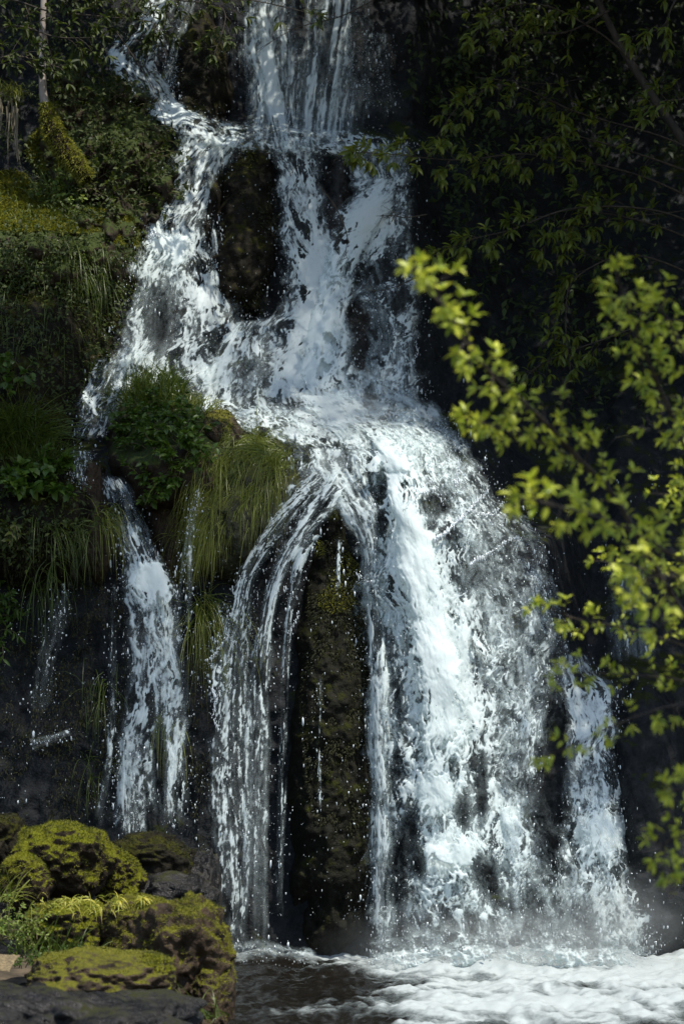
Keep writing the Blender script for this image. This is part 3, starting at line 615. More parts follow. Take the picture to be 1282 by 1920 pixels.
# ------------------------------------------------------------------ boulders at lower left
def icosphere(sub):
    v, f = ico()
    for _ in range(sub):
        e = np.sort(np.concatenate([f[:, [0, 1]], f[:, [1, 2]], f[:, [2, 0]]]), 1)
        ue, inv = np.unique(e, axis=0, return_inverse=True); inv = inv.ravel(); n = len(f)
        m = nrm((v[ue[:, 0]] + v[ue[:, 1]]) / 2); a, b, c = inv[:n] + len(v), inv[n:2 * n] + len(v), inv[2 * n:] + len(v)
        f = np.concatenate([np.stack([f[:, 0], a, c], 1), np.stack([f[:, 1], b, a], 1), np.stack([f[:, 2], c, b], 1), np.stack([a, b, c], 1)]); v = np.vstack([v, m])
    return v, f
ISV, ISF = icosphere(5)
mist('soft mist rising where the main fall strikes the pool', 920, 1780, -.75, 1.25, .6, .40, 1)
mist('thin mist at the foot of the slim right-hand fall', 1150, 1740, -.6, .6, .5, .5, 2)
mist('soft mist over the white terrace above the main fall', 640, 775, .9, .55, .35, .22, 3)
def vert_normals(v, f):
    fn = np.cross(v[f[:, 1]] - v[f[:, 0]], v[f[:, 2]] - v[f[:, 0]]); n = np.zeros_like(v)
    for k in range(3): np.add.at(n, f[:, k], fn)
    return nrm(n)
def boulder(name, u, v, Y, ru, rv, ry, mat, label, seed, moss=0, fuzz='fuzz_bright', rough=.14, rot=0, boxy=.75, pw=.25, cat='boulder', mossthr=.1, group=None):
    """stone centred on a photo pixel at depth Y; ru, rv half extents in photo pixels, ry in metres"""
    k = (Y - CAMY) / FPX
    d = np.sign(ISV) * np.abs(ISV)**boxy; d = d / np.abs(d).max(1, keepdims=True)**pw
    n = fbm(ISV[:, 0] * 1.7 + seed, ISV[:, 1] * 1.7, ISV[:, 2] * 1.7, 4, seed); n2 = fbm(ISV[:, 0] * 6 + seed, ISV[:, 1] * 6, ISV[:, 2] * 6, 3, seed + 3)
    w = d * (1 + 1.3 * rough * n + rough * .4 * n2)[:, None] * np.array([ru * k, ry, rv * k])
    cz, sz = math.cos(rot), math.sin(rot); w = np.stack([w[:, 0] * cz - w[:, 2] * sz, w[:, 1], w[:, 0] * sz + w[:, 2] * cz], -1)
    c = P(np.array([u]), np.array([v]), Y)[0]
    vw = w + c
    ob = tag(mk(name, vw - c, ISF, mat), label, cat, group); ob.location = c
    if moss:
        nn = vert_normals(vw, ISF)
        wgt = sstep(mossthr, mossthr + .55, nn[:, 2] + .55 * fbm(vw[:, 0] * 5, vw[:, 2] * 5, vw[:, 1] * 5, 4, seed + 9)) * (nn[:, 1] < .45)
        moss = int(moss * 1.8); tri = ISF[rng.choice(len(ISF), moss * 3)]; bc = rng.dirichlet((1, 1, 1), moss * 3)
        ok = rng.random(moss * 3) < (wgt[tri] * bc).sum(1); tri, bc = tri[ok][:moss], bc[ok][:moss]
        p = (vw[tri] * bc[..., None]).sum(1); q = nrm((nn[tri] * bc[..., None]).sum(1))
        tv, tf, tr, _ = blades(p - q * .003 - c, q + rng.normal(size=p.shape) * .65, rng.uniform(.006, .020, len(p)), rng.uniform(.003, .006, len(p)), .5, 2)
        mk('moss', tv, tf, M[fuzz], ob, attrs={'rnd': np.clip(.45 + .75 * np.repeat(fbm(p[:, 0] * 9, p[:, 2] * 9, p[:, 1] * 9, 4, seed + 40), 6) + .35 * (tr - .5), 0, 1)})
    return ob
def on_top(u, v, Y): return P(np.array([u]), np.array([v]), Y)[0]

boulder('mossy_boulder', 120, 1614, -2.2, 92, 72, .36, M['moss_bright'], 'rounded boulder under thick green moss, highest of the stones at lower left', 3, 9000, mossthr=.2, boxy=1.0, pw=0, rough=.16)
boulder('mossy_boulder', 50, 1652, -2.5, 50, 50, .22, M['moss_bright'], 'small moss covered boulder left of the highest mossy stone', 5, 4000, mossthr=.0, boxy=1.0)
boulder('mossy_boulder', 222, 1650, -2.0, 46, 50, .2, M['moss_bright'], 'bright mossy lump right of the highest mossy stone', 8, 4500, mossthr=-.1, boxy=1.0, rough=.2)
boulder('mossy_ledge_stone', 122, 1742, -2.9, 78, 50, .3, M['moss_bright'], 'flat topped mossy stone carrying yellow wilted plants', 12, 5000, boxy=.9, pw=.15, mossthr=.3)
boulder('mossy_boulder', 335, 1792, -3.1, 104, 106, .45, M['moss_brown'], 'large brown and green mossy boulder at the edge of the pool', 19, 12000, mossthr=.3, rot=-.5, rough=.2, boxy=1.0, pw=.05)
boulder('mossy_boulder', 252, 1738, -2.9, 62, 56, .3, M['moss_brown'], 'brown mossy stone between the yellow plants and the large boulder', 23, 4500, mossthr=.3, boxy=.9)
boulder('flat_boulder', 180, 1848, -4.2, 142, 66, .5, M['moss_brown'], 'flat brown stone with dry grass and a mossy right end in front', 30, 4500, boxy=.95, pw=.1, mossthr=.62, rough=.16, rot=-.06)
boulder('mossy_boulder', 285, 1842, -4.15, 40, 52, .3, M['moss_bright'], 'mossy rounded end stone between flat brown stone and large boulder', 33, 3500, boxy=.95, mossthr=.15)
boulder('dark_boulder', 130, 1948, -5.6, 235, 84, .6, M['wet_rock'], 'blurred black wet stone across the lower left corner', 31, 0, boxy=.95, rough=.26, rot=-.08)
boulder('wet_stone', 285, 1622, -1.0, 78, 52, .35, M['dark_moss'], 'dark mossy stone under the foot of the left lower fall', 37, 2500, 'fuzz_dark', mossthr=.1)
boulder('wet_stone', 325, 1705, -1.3, 84, 62, .35, M['wet_rock'], 'glistening black stone behind the large mossy boulder', 41, 0)
boulder('wet_stone', 372, 1700, -.9, 42, 100, .3, M['wet_rock'], 'upright black stone beside the thread falls', 43, 0)
boulder('mossy_boulder', 0, 1590, -1.2, 46, 60, .3, M['dark_moss'], 'dark shaded stone at the left frame edge behind the mossy boulders', 47, 2000, 'fuzz_dark')
boulder('wet_stone', 395, 1885, -3.3, 44, 66, .3, M['moss_brown'], 'mossy foot stone below the large boulder at the waterline', 53, 2500, 'fuzz_bright', mossthr=.3)
q = on_top(4, 1815, -3.9)
t_ = np.linspace(0, 1, 40); X, T = np.meshgrid(np.linspace(-.16, .07, 40), np.linspace(-.25, .2, 40))
z = .05 * np.clip(1 - (X / .22)**2 - ((T - .1) / .4)**2, -.5, 1) + .006 * fbm(X * 30, T * 30, None, 3, 5)
tag(mk('sand', np.stack([X + q[0], T + q[1], z + q[2]], -1).reshape(-1, 3), grid_faces(40, 40), M['sand']), 'small patch of pale sand at the left frame edge', None, kind='structure')

# ------------------------------------------------------------------ plants
def leaf_obj(name, pos, d, up, size, width, mat, parent=None, simple=False):
    v, f, r = leaves(pos, d, up, size, width, simple); return mk(name, v, f, mat, parent, attrs={'rnd': r})
def grass_obj(name, root, d, length, width, droop, mat, parent=None, seg=5, curl=.12):
    v, f, r, tt = blades(root, d, length, width, droop, seg, curl); return mk(name, v, f, mat, parent, attrs={'rnd': r, 'tt': tt})
def region(n, u0, v0, ru, rv, mask=None):
    a = rng.uniform(0, 2 * np.pi, n); r = np.sqrt(rng.random(n)); return u0 + ru * r * np.cos(a), v0 + rv * r * np.sin(a)
def onsurf(u, v, lift=.0):
    Y = Ysurf(u, v); return P(u, v, Y - lift), surf_n(u, v)
def tuft(name, label, cat, u0, v0, ru, rv, n, ln, width, droop, mat, outw=.6, lean=0, group=None, seg=5):
    u, v = region(n, u0, v0, ru, rv); p, q = onsurf(u, v)
    d = q * outw + rng.normal(size=p.shape) * .45 + np.stack([lean + .7 * fbm(u / 18.0, v / 18.0, None, 2, 93), 0 * u, .8 + 0 * u], -1)
    return tag(grass_obj(name, p, d, rng.uniform(*ln, n), width, droop * rng.uniform(.7, 1.3, n), M[mat], seg=seg), label, cat, group)
def hanging(name, label, cat, pts, n, ln, width, mat, spread=20, group=None, lean=0, out_=.5, tidy=1.0):
    c = spline([(a, b, 0) for a, b in pts], 200); k = rng.integers(0, 200, n)
    u = c[k, 0] + rng.normal(size=n) * spread * .6; v = c[k, 1] + rng.normal(size=n) * spread; p, q = onsurf(u, v)
    kk = fbm(u / 16.0, v / 40.0, None, 3, 91); d = q * out_ + np.array([lean, -.15, -.1]) + (rng.normal(size=p.shape) * .28 + np.stack([.5 * fbm(u / 22.0, v / 30.0, None, 3, 92), 0 * u, .35 * kk], -1)) * tidy
    ok = kk + rng.normal(size=n) * .35 > -.2; p, d, kk = p[ok], d[ok], kk[ok]; n = len(p)
    return tag(grass_obj(name, p, d, rng.uniform(*ln, n) * np.clip(.8 + .6 * kk, .35, 1.3), width * rng.uniform(.5, 1.1, n), 3.2, M[mat], seg=7, curl=.15), label, cat, group)
def plant(name, label, cat, u0, v0, ru, rv, nst, sl, leaf, width, mat, group=None, per=9, lift=.15, lobed=False):
    """leafy plant: stems rising and arching out of the rock, leaves along them"""
    u, v = region(nst, u0, v0, ru, rv); p, q = onsurf(u, v)
    root = empty(name, label, cat, group); c = p.mean(0); root.location = c
    st_, pos, dr, up, sz = [], [], [], [], []
    for i in range(nst):
        L = sl * rng.uniform(.6, 1.2); d = nrm(q[i] * .8 + rng.normal(size=3) * .4 + np.array([0, 0, .55]))
        pts = [p[i]]
        for k in range(6):
            d = nrm(d + np.array([0, 0, -.22]) + rng.normal(size=3) * .08); pts.append(pts[-1] + d * L / 6)
        pts = np.array(pts) - c; st_.append((pts, np.linspace(.0035, .0012, 7)))
        for k in range(per):
            t = rng.uniform(.25, 1) * 5.99; a = int(t); b = pts[a] + (pts[a + 1] - pts[a]) * (t - a); ax = nrm(pts[a + 1] - pts[a])
            side = nrm(np.cross(ax, rng.normal(size=3))); dd = nrm(ax * .6 + side + np.array([0, -.2, -.15]))
            m = 3 if lobed else 1
            for j in range(m):
                ang = (j - (m - 1) / 2) * .8; e = nrm(np.cross(dd, [0, 0, 1])); d2 = nrm(dd * math.cos(ang) + e * math.sin(ang))
                pos.append(b); dr.append(d2); up.append(np.array([0, -.5, 1]) + rng.normal(size=3) * .5); sz.append(leaf * rng.uniform(.6, 1.2) * (1 if j == (m - 1) / 2 else .75))
    v_, f_ = tubes(st_, 4); mk('stems', v_, f_, M['stem'], root)
    leaf_obj('leaves', np.array(pos), np.array(dr), np.array(up), np.array(sz), width, M[mat], root)
    return root
def cover(label, polys, n, size, mat, lift=.06):
    """low leafy cover growing on the bank"""
    U_, V_ = [], []
    w = np.array([a[2] * a[3] for a in polys], float); w /= w.sum()
    for a, k in zip(polys, rng.multinomial(n, w)):
        u, v = region(k, *a); U_.append(u); V_.append(v)
    u, v = np.concatenate(U_), np.concatenate(V_)
    keep = fbm(u / 34.0, v / 34.0, None, 3, 77) > -.35; u, v = u[keep], v[keep]
    p, q = onsurf(u, v); n = len(u)
    p = p + q * (rng.random((n, 1))**2 * lift * 2.2) + rng.normal(size=(n, 3)) * .01
    d = rng.normal(size=(n, 3)) * .8 + q * .4 + np.array([0, 0, -.35])
    return tag(leaf_obj('undergrowth', p, d, q + rng.normal(size=(n, 3)) * .4 + np.array([0, 0, .5]), rng.uniform(.5, 1.25, n) * size, .55, M[mat], simple=True), label, None, kind='stuff')
def fuzz(name, label, polys, n, mat, ln=(.012, .03), wd=.006, parent=None, kind='stuff', nz=None):
    w = np.array([a[2] * a[3] for a in polys], float); w /= w.sum(); U_, V_ = [], []
    for a, k in zip(polys, rng.multinomial(n, w)):
        u, v = region(k, *a); U_.append(u); V_.append(v)
    u, v = np.concatenate(U_), np.concatenate(V_)
    keep = fbm(u / 40.0, v / 60.0, None, 4, 79) > (-.9 if nz is None else nz); u, v = u[keep], v[keep]
    p, q = onsurf(u, v); n = len(u)
    v_, f_, r, _ = blades(p + q * .01, q + rng.normal(size=p.shape) * .6, rng.uniform(*ln, n), wd, 1.2, 2)
    ob = mk(name, v_, f_, M[mat], parent, attrs={'rnd': r})
    return ob if parent else tag(ob, label, None, kind=kind)

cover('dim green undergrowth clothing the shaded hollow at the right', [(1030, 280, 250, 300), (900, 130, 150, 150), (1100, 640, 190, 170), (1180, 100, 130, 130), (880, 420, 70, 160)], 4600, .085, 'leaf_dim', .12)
# upper left bank
for i, (lab, x, y) in enumerate([('ivy spray hanging on the crag close to the topmost stream bend', 285, 300), ('ivy spray on the crag right of the mossy root', 200, 300), ('ivy spray over the shaded hollow above the mossy root', 130, 190), ('ivy spray at the crag top under the arching branches', 215, 190), ('ivy spray low on the crag beside the middle cascade', 275, 375), ('leaf spray above the end of the mossy root', 205, 365)]):
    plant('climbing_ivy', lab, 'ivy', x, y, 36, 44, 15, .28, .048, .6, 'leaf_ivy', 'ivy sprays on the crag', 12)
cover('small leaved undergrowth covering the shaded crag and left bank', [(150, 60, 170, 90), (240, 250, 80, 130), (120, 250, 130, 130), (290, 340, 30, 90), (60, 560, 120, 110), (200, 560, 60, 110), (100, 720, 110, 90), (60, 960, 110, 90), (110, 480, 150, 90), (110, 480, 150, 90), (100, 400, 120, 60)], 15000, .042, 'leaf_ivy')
fuzz('moss', 'yellow green moss lit on the ledge of the upper left bank', [(40, 390, 85, 48), (150, 415, 100, 24), (235, 445, 50, 18), (20, 350, 40, 30), (90, 280, 40, 40)], 24000, 'fuzz_bright', (.02, .045), .009)
plant('leafy_plant', 'pale leafy herb in the sunny hollow above the mossy ledge', 'plant', 130, 372, 40, 26, 16, .16, .045, .6, 'leaf_pale', 'leafy plants on the left bank')
tuft('grass_tuft', 'thin grass tuft above the sunlit mossy ledge', 'grass', 105, 365, 50, 22, 120, (.12, .26), .008, .8, 'grass', group='grass tufts on the left bank')
hanging('hanging_grass', 'long grass hanging below the mossy ledge on the left bank', 'grass', [(0, 470), (70, 450), (140, 480), (210, 500)], 460, (.2, .5), .006, 'grass', 34, 'hanging grasses on the left bank')
hanging('hanging_grass', 'second fringe of long grass lower on the shaded left bank', 'grass', [(0, 560), (60, 590), (120, 570), (180, 600)], 360, (.2, .5), .006, 'grass', 40, 'hanging grasses on the left bank')
plant('leafy_plant', 'round leaved seedling bush at the left frame edge above the tall grass', 'plant', 28, 715, 34, 30, 14, .3, .06, .75, 'leaf_herb', 'leafy plants on the left bank', 10)
plant('leafy_plant', 'sunlit sprig of leaves under the left stream bend', 'plant', 165, 660, 26, 24, 12, .15, .05, .6, 'leaf_ivy', 'leafy plants on the left bank')
tuft('grass_tuft', 'tall grass clump leaning out at the left frame edge', 'grass', 30, 830, 60, 40, 420, (.25, .5), .010, 1.0, 'grass', 1.0, .15, 'grass tufts on the left bank', 6)
tuft('grass_tuft', 'short grass clump on the bank left of the brown pillar', 'grass', 80, 870, 50, 24, 240, (.15, .3), .009, 1.2, 'grass', .9, .1, 'grass tufts on the left bank', 6)
plant('leafy_plant', 'broad lobed leaves spreading below the tall grass clump', 'plant', 70, 915, 56, 26, 26, .22, .085, .7, 'leaf_herb', 'leafy plants on the left bank', 8, lobed=True)
plant('leafy_plant', 'thin sprays of leaves hanging at the left frame edge lower down', 'plant', 20, 1010, 40, 30, 16, .24, .06, .5, 'leaf_ivy', 'leafy plants on the left bank', 9)
plant('fern', 'dark ferny plant at the left frame edge beside the drips', 'fern', 10, 1150, 30, 60, 16, .22, .06, .35, 'leaf_herb', None, 14)
hanging('hanging_grass', 'wet grass strands hanging from the brown rock pillar', 'grass', [(185, 965), (205, 975), (222, 985)], 160, (.25, .5), .008, 'grass_hang', 14, 'hanging grasses on the left bank')
hanging('hanging_grass', 'sparse grass strands over the dark face below the lobed leaves', 'grass', [(60, 985), (120, 990), (170, 1000)], 160, (.2, .45), .006, 'grass', 14, 'hanging grasses on the left bank')
# mossy root and thin trunk
tr = empty('mossy_tree', 'slim tree with a pale trunk and thick yellow mossy root on the left bank', 'tree')
a = spline([(84, -40, 0), (80, 60, 0), (80, 130, 0), (82, 180, 0), (88, 205, 0)], 30); p = P(a[:, 0], a[:, 1], 2.15 - .1 * np.linspace(0, 1, 30)); tr.location = p[-1]
v_, f_ = tube_arr(p - p[-1], np.linspace(.022, .034, 30), 8); mk('trunk', v_, f_, M['bark_pale'], tr)
a = spline([(86, 195, 0), (98, 240, 0), (118, 275, 0), (142, 305, 0), (164, 335, 0)], 60); pr = P(a[:, 0], a[:, 1], 1.95 - .1 * np.linspace(0, 1, 60))
rr = np.interp(np.linspace(0, 1, 60), [0, .3, .6, 1], [.035, .075, .075, .05]); v_, f_ = tube_arr(pr - p[-1], rr, 20)
v_ = v_ + .012 * np.stack([fbm(v_[:, 0] * 25, v_[:, 2] * 25, v_[:, 1] * 25, 3, q) for q in range(3)], -1); root_o = mk('root', v_, f_, M['moss_bright'], tr)
k = rng.integers(0, len(v_), 4500); cen = np.repeat(pr - p[-1], 20, 0)[k]; q = nrm(v_[k] - cen)
tv, tf, tr_, _ = blades(v_[k] + rng.normal(size=(4500, 3)) * .006, q + rng.normal(size=q.shape) * .5, rng.uniform(.015, .035, 4500), .007, 1.0, 2); mk('moss', tv, tf, M['fuzz_bright'], root_o, attrs={'rnd': tr_})
# dry hanging roots
st_ = []
for i in range(16):
    u = rng.uniform(-5, 36); v0 = rng.uniform(180, 215); L = rng.uniform(40, 110)
    a = spline([(u, v0, 0), (u + rng.normal() * 3, v0 + L * .5, 0), (u + rng.normal() * 6, v0 + L, 0)], 14); st_.append((P(a[:, 0], a[:, 1], Ysurf(a[:, 0], a[:, 1]).min() - .12), np.linspace(.007, .002, 14)))
v_, f_ = tubes(st_, 4); tag(mk('dry_roots', v_, f_, M['dry'], attrs={'rnd': rng.random(len(v_))}), 'pale dry roots hanging under an overhang at the upper left edge', 'roots')
tuft('grass_tuft', 'dry pale grass overhang above the hanging roots', 'grass', 14, 175, 30, 14, 200, (.12, .22), .007, 2.6, 'grass_hang', 1.0, .1, 'grass tufts on the left bank')

# the knoll
tuft('grass_tuft', 'thick arching grass crowning the knoll beside the left stream', 'grass', 275, 745, 72, 26, 900, (.16, .34), .008, 1.5, 'grass', .7, -.12, seg=6)
tuft('grass_tuft', 'dry grass fringe along the right shoulder of the knoll', 'grass', 365, 765, 50, 14, 240, (.06, .14), .007, 1.5, 'grass_hang', .8, .1)
plant('leafy_plant', 'dense lobed leafy plant covering the face of the knoll', 'plant', 300, 820, 80, 46, 62, .2, .062, .6, 'leaf_herb', 'leafy plants on the knoll', 9, lobed=True)
plant('leafy_plant', 'drooping leafy sprig low on the knoll above the dark hollow', 'plant', 300, 900, 40, 26, 16, .16, .06, .6, 'leaf_herb', 'leafy plants on the knoll', 7, lobed=True)
plant('leafy_plant', 'leaves beside the brown rock end on the right of the knoll', 'plant', 365, 870, 22, 30, 12, .14, .05, .55, 'leaf_herb', 'leafy plants on the knoll', 7)
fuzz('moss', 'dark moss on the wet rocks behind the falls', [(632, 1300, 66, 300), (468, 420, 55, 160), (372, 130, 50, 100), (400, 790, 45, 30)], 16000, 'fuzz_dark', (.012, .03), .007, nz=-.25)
fuzz('moss', 'olive moss patch on the tall buttress, sunlight put in as brighter colour', [(630, 1090, 50, 60), (590, 1050, 25, 40), (470, 290, 30, 30)], 2500, 'fuzz_bright', (.012, .028), .006, nz=.0)  # lighter moss where the sun patch falls, its light put into the colour
hanging('hanging_grass', 'thick curtain of long wet grass hanging between knoll and thread falls', 'grass', [(385, 905), (420, 860), (455, 835), (500, 832), (540, 838)], 5200, (.2, .62), .0055, 'grass_hang', 24, None, -.26, .08, .45)
hanging('hanging_grass', 'lower layer of the grass curtain trailing over the steep rock', 'grass', [(370, 1000), (400, 960), (440, 930), (490, 905)], 3000, (.2, .5), .005, 'grass_hang', 26, None, -.20, .08, .45)
hanging('hanging_grass', 'faded strip of wet grass between the left fall and thread falls', 'grass', [(365, 1140), (385, 1150), (405, 1180)], 260, (.3, .8), .006, 'grass_hang', 26, None, 0, .25)
hanging('hanging_grass', 'thin olive grass strip parting the left lower fall', 'grass', [(300, 1345), (308, 1350), (312, 1340)], 60, (.3, .55), .006, 'grass_hang', 10, None, 0, .7)
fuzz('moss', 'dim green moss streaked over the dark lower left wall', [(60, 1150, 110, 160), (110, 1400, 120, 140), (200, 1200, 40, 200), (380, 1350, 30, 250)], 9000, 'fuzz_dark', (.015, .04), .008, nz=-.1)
for lab, x, y, k in (('few thin hanging stems on the dark wall above the drips', 90, 1080, 90), ('olive weed strands low on the wall beside the left fall', 185, 1290, 70), ('dark strands hanging beside the left fall foot', 165, 1430, 70)):
    hanging('hanging_grass', lab, 'grass', [(x - 20, y), (x, y + 10), (x + 20, y)], k, (.2, .5), .006, 'grass', 24, 'hanging grasses on the left bank', 0, .2)
# stump post
st_ = boulder('rotten_stump', 172, 925, Ysurf(np.array([172.]), np.array([925.]))[0] - .02, 17, 50, .06, M['moss_brown'], 'brown rotten stump standing in the left stream', 61, 0, boxy=.55, rough=.25, cat='stump')

# lower-left herbs
def bplant(name, label, cat, u0, v0, Y, ru, n, sl, leaf, width, mat, group=None, per=8, lobed=False):
    BULGES_SAVE = BULGES[:]; 
    root = empty(name, label, cat, group); c = on_top(u0, v0, Y); root.location = c
    st_, pos, dr, up, sz = [], [], [], [], []
    for i in range(n):
        p = np.array([rng.uniform(-ru, ru) * MPP, rng.uniform(-.12, .12), 0.0]); L = sl * rng.uniform(.5, 1.2)
        d = nrm(np.array([rng.normal() * .45, -.2 + rng.normal() * .4, 1.0])); pts = [p]
        for k in range(6): d = nrm(d + np.array([0, 0, -.25]) + rng.normal(size=3) * .08); pts.append(pts[-1] + d * L / 6)
        pts = np.array(pts); st_.append((pts, np.linspace(.003, .001, 7)))
        for k in range(per):
            t = rng.uniform(.2, 1) * 5.99; a = int(t); b = pts[a] + (pts[a + 1] - pts[a]) * (t - a); ax = nrm(pts[a + 1] - pts[a])
            dd = nrm(ax * .5 + nrm(np.cross(ax, rng.normal(size=3))))
            pos.append(b); dr.append(dd); up.append(np.array([0, -.3, 1]) + rng.normal(size=3) * .4); sz.append(leaf * rng.uniform(.6, 1.2))
    v_, f_ = tubes(st_, 4); mk('stems', v_, f_, M['stem'], root)
    leaf_obj('leaves', np.array(pos), np.array(dr), np.array(up), np.array(sz), width, M[mat], root); return root
def btuft(name, label, u0, v0, Y, ru, n, ln, width, droop, mat, lean=(0, -.2, 1), group=None):
    c = on_top(u0, v0, Y); p = np.stack([rng.uniform(-ru, ru, n) * MPP, rng.uniform(-.1, .1, n), 0 * np.arange(n)], -1)
    o = grass_obj(name, p, np.array(lean) + rng.normal(size=(n, 3)) * .35, rng.uniform(*ln, n), width, droop, M[mat], seg=6); o.location = c
    return tag(o, label, 'grass', group)
bplant('leafy_plant', 'bright green feathery herb in the sun at the lower left edge', 'plant', 22, 1760, -3.2, 40, 46, .24, .022, .5, 'leaf_pale', 'herbs among the boulders', 26)
bplant('leafy_plant', 'green herb filling the gap below the flat topped stone', 'plant', 60, 1812, -3.4, 50, 26, .16, .02, .5, 'leaf_herb', 'herbs among the boulders', 22)
bplant('leafy_plant', 'dark green herb along the back of the flat brown stone', 'plant', 130, 1800, -3.5, 46, 18, .10, .02, .5, 'leaf_herb', 'herbs among the boulders', 18)
btuft('grass_tuft', 'green grass blades standing before the flat topped mossy stone', 85, 1795, -3.3, 46, 50, (.12, .3), .008, .8, 'grass', group='grass tufts among the boulders')
btuft('grass_tuft', 'pale bent grass behind the bright herb at the lower left edge', 12, 1690, -2.8, 20, 24, (.15, .3), .007, 1.4, 'grass_hang', (.5, -.2, 1), 'grass tufts among the boulders')
btuft('grass_tuft', 'grass blades between the flat stone and the large boulder', 150, 1790, -3.3, 30, 30, (.1, .22), .007, 1.4, 'grass', group='grass tufts among the boulders')
btuft('grass_tuft', 'loose grass at the foot of the large boulder by the water', 400, 1908, -3.9, 24, 26, (.12, .3), .008, 1.6, 'grass', (-.5, -.3, .8), 'grass tufts among the boulders')
btuft('grass_tuft', 'small grass blades at the mossy end of the flat brown stone', 335, 1895, -4.3, 12, 14, (.06, .14), .007, 1.2, 'grass', group='grass tufts among the boulders')
# wilted yellow plant and its pale fronds
yp = empty('wilted_plant', 'wilted pale yellow plant draped over the flat topped stone', 'plant'); c = on_top(160, 1700, -3.05); yp.location = c
n = 130; p = np.stack([rng.normal(-10, 42, n) * MPP, rng.uniform(-.18, .12, n), rng.uniform(-.03, .05, n)], -1)
tag(grass_obj('stalks', p, rng.normal(size=(n, 3)) * np.array([1, .5, .5]) + np.array([0, -.3, .4]), rng.uniform(.04, .14, n), .007, 2.6, M['yellow'], yp, 6, .3), kind='stuff')
yf = empty('wilted_plant', 'two pale drooping yellow fronds on top of the large boulder', 'plant'); c = on_top(240, 1700, -3.1); yf.location = c
for dx in (-14, 22):
    n = 60; p = np.stack([np.full(n, dx * MPP), rng.normal(size=n) * .01, rng.uniform(0, .05, n)], -1)
    grass_obj('frond', p, rng.normal(size=(n, 3)) * np.array([.9, .4, .2]) + np.array([0, -.2, .6]), rng.uniform(.05, .1, n), .010, 2.4, M['yellow'], yf, 5, .15)

# ------------------------------------------------------------------ branches with leaves
def branch(parent, pts, Y0, Y1, r0, twig, spacing, leaf, width, mat, barkm, rosette=5, seed=0, flat=.5, droop=.1, start=.15):
    """main axis through photo pixels with side twigs and leaves; parts 'branch' > 'leaves'"""
    c = spline([(a, b, 0) for a, b in pts], 60); Y = np.linspace(Y0, Y1, 60) + .12 * vn(np.linspace(0, 4, 60), np.full(60, seed + .5))
    ax = P(c[:, 0], c[:, 1], Y); org = np.array(parent.location)
    L = np.linalg.norm(np.diff(ax, axis=0), axis=1).sum()
    tb = [(ax - org, np.linspace(r0, r0 * .22, 60))]; pos, dr, up, sz = [], [], [], []
    def put(b, d, s):
        pos.append(b - org); dr.append(d); up.append(np.array([.15, -.35, 1]) + rng.normal(size=3) * .33); sz.append(s)
    def tip(b, d, s, n):
        e1 = nrm(np.cross(d, rng.normal(size=3))); e2 = np.cross(d, e1)
        for j in range(n):
            a = 2 * math.pi * (j + .3 * rng.random()) / n; put(b, nrm(d * rng.uniform(.35, .9) + (e1 * math.cos(a) + e2 * math.sin(a)) * .8 + np.array([0, 0, -droop])), s * rng.uniform(.65, 1.15))
    for i in range(int(L * (1 - start) / spacing)):
        t = start + (1 - start) * (i + rng.random()) * spacing / (L * (1 - start)); k = min(58, int(t * 59)); b = ax[k]; d0 = nrm(ax[k + 1] - ax[k])
        sd = nrm(np.cross(d0, rng.normal(size=3) * np.array([flat, 1, flat]))) ; sd = sd * np.array([1, flat, 1])
        d = nrm(d0 * .7 + sd * .9 + np.array([0, 0, .15])); tl = twig * rng.uniform(.35, 1.1) * (1.15 - .75 * t)
        q = [b]; 
        for m in range(5): d = nrm(d + rng.normal(size=3) * .12 + np.array([0, 0, -droop * .3])); q.append(q[-1] + d * tl / 5)
        q = np.array(q); tb.append((q - org, np.linspace(r0 * .3, r0 * .1, 6)))
        for m in range(max(1, int(tl / (leaf * .55)))):
            f = rng.uniform(.2, 1) * 4.99; g = int(f); bb = q[g] + (q[g + 1] - q[g]) * (f - g); dd = nrm(q[g + 1] - q[g])
            put(bb, nrm(dd * .5 + nrm(np.cross(dd, rng.normal(size=3))) * .9 + np.array([0, 0, -droop])), leaf * rng.uniform(.55, 1.05))
        tip(q[-1], d, leaf, rosette)
    tip(ax[-1], nrm(ax[-1] - ax[-3]), leaf, rosette + 2)
    v_, f_ = tubes(tb, 5); bo = mk('branch', v_, f_, barkm, parent)
    leaf_obj('leaves', np.array(pos), np.array(dr), np.array(up), np.array(sz), width, M[mat], bo)
    return bo
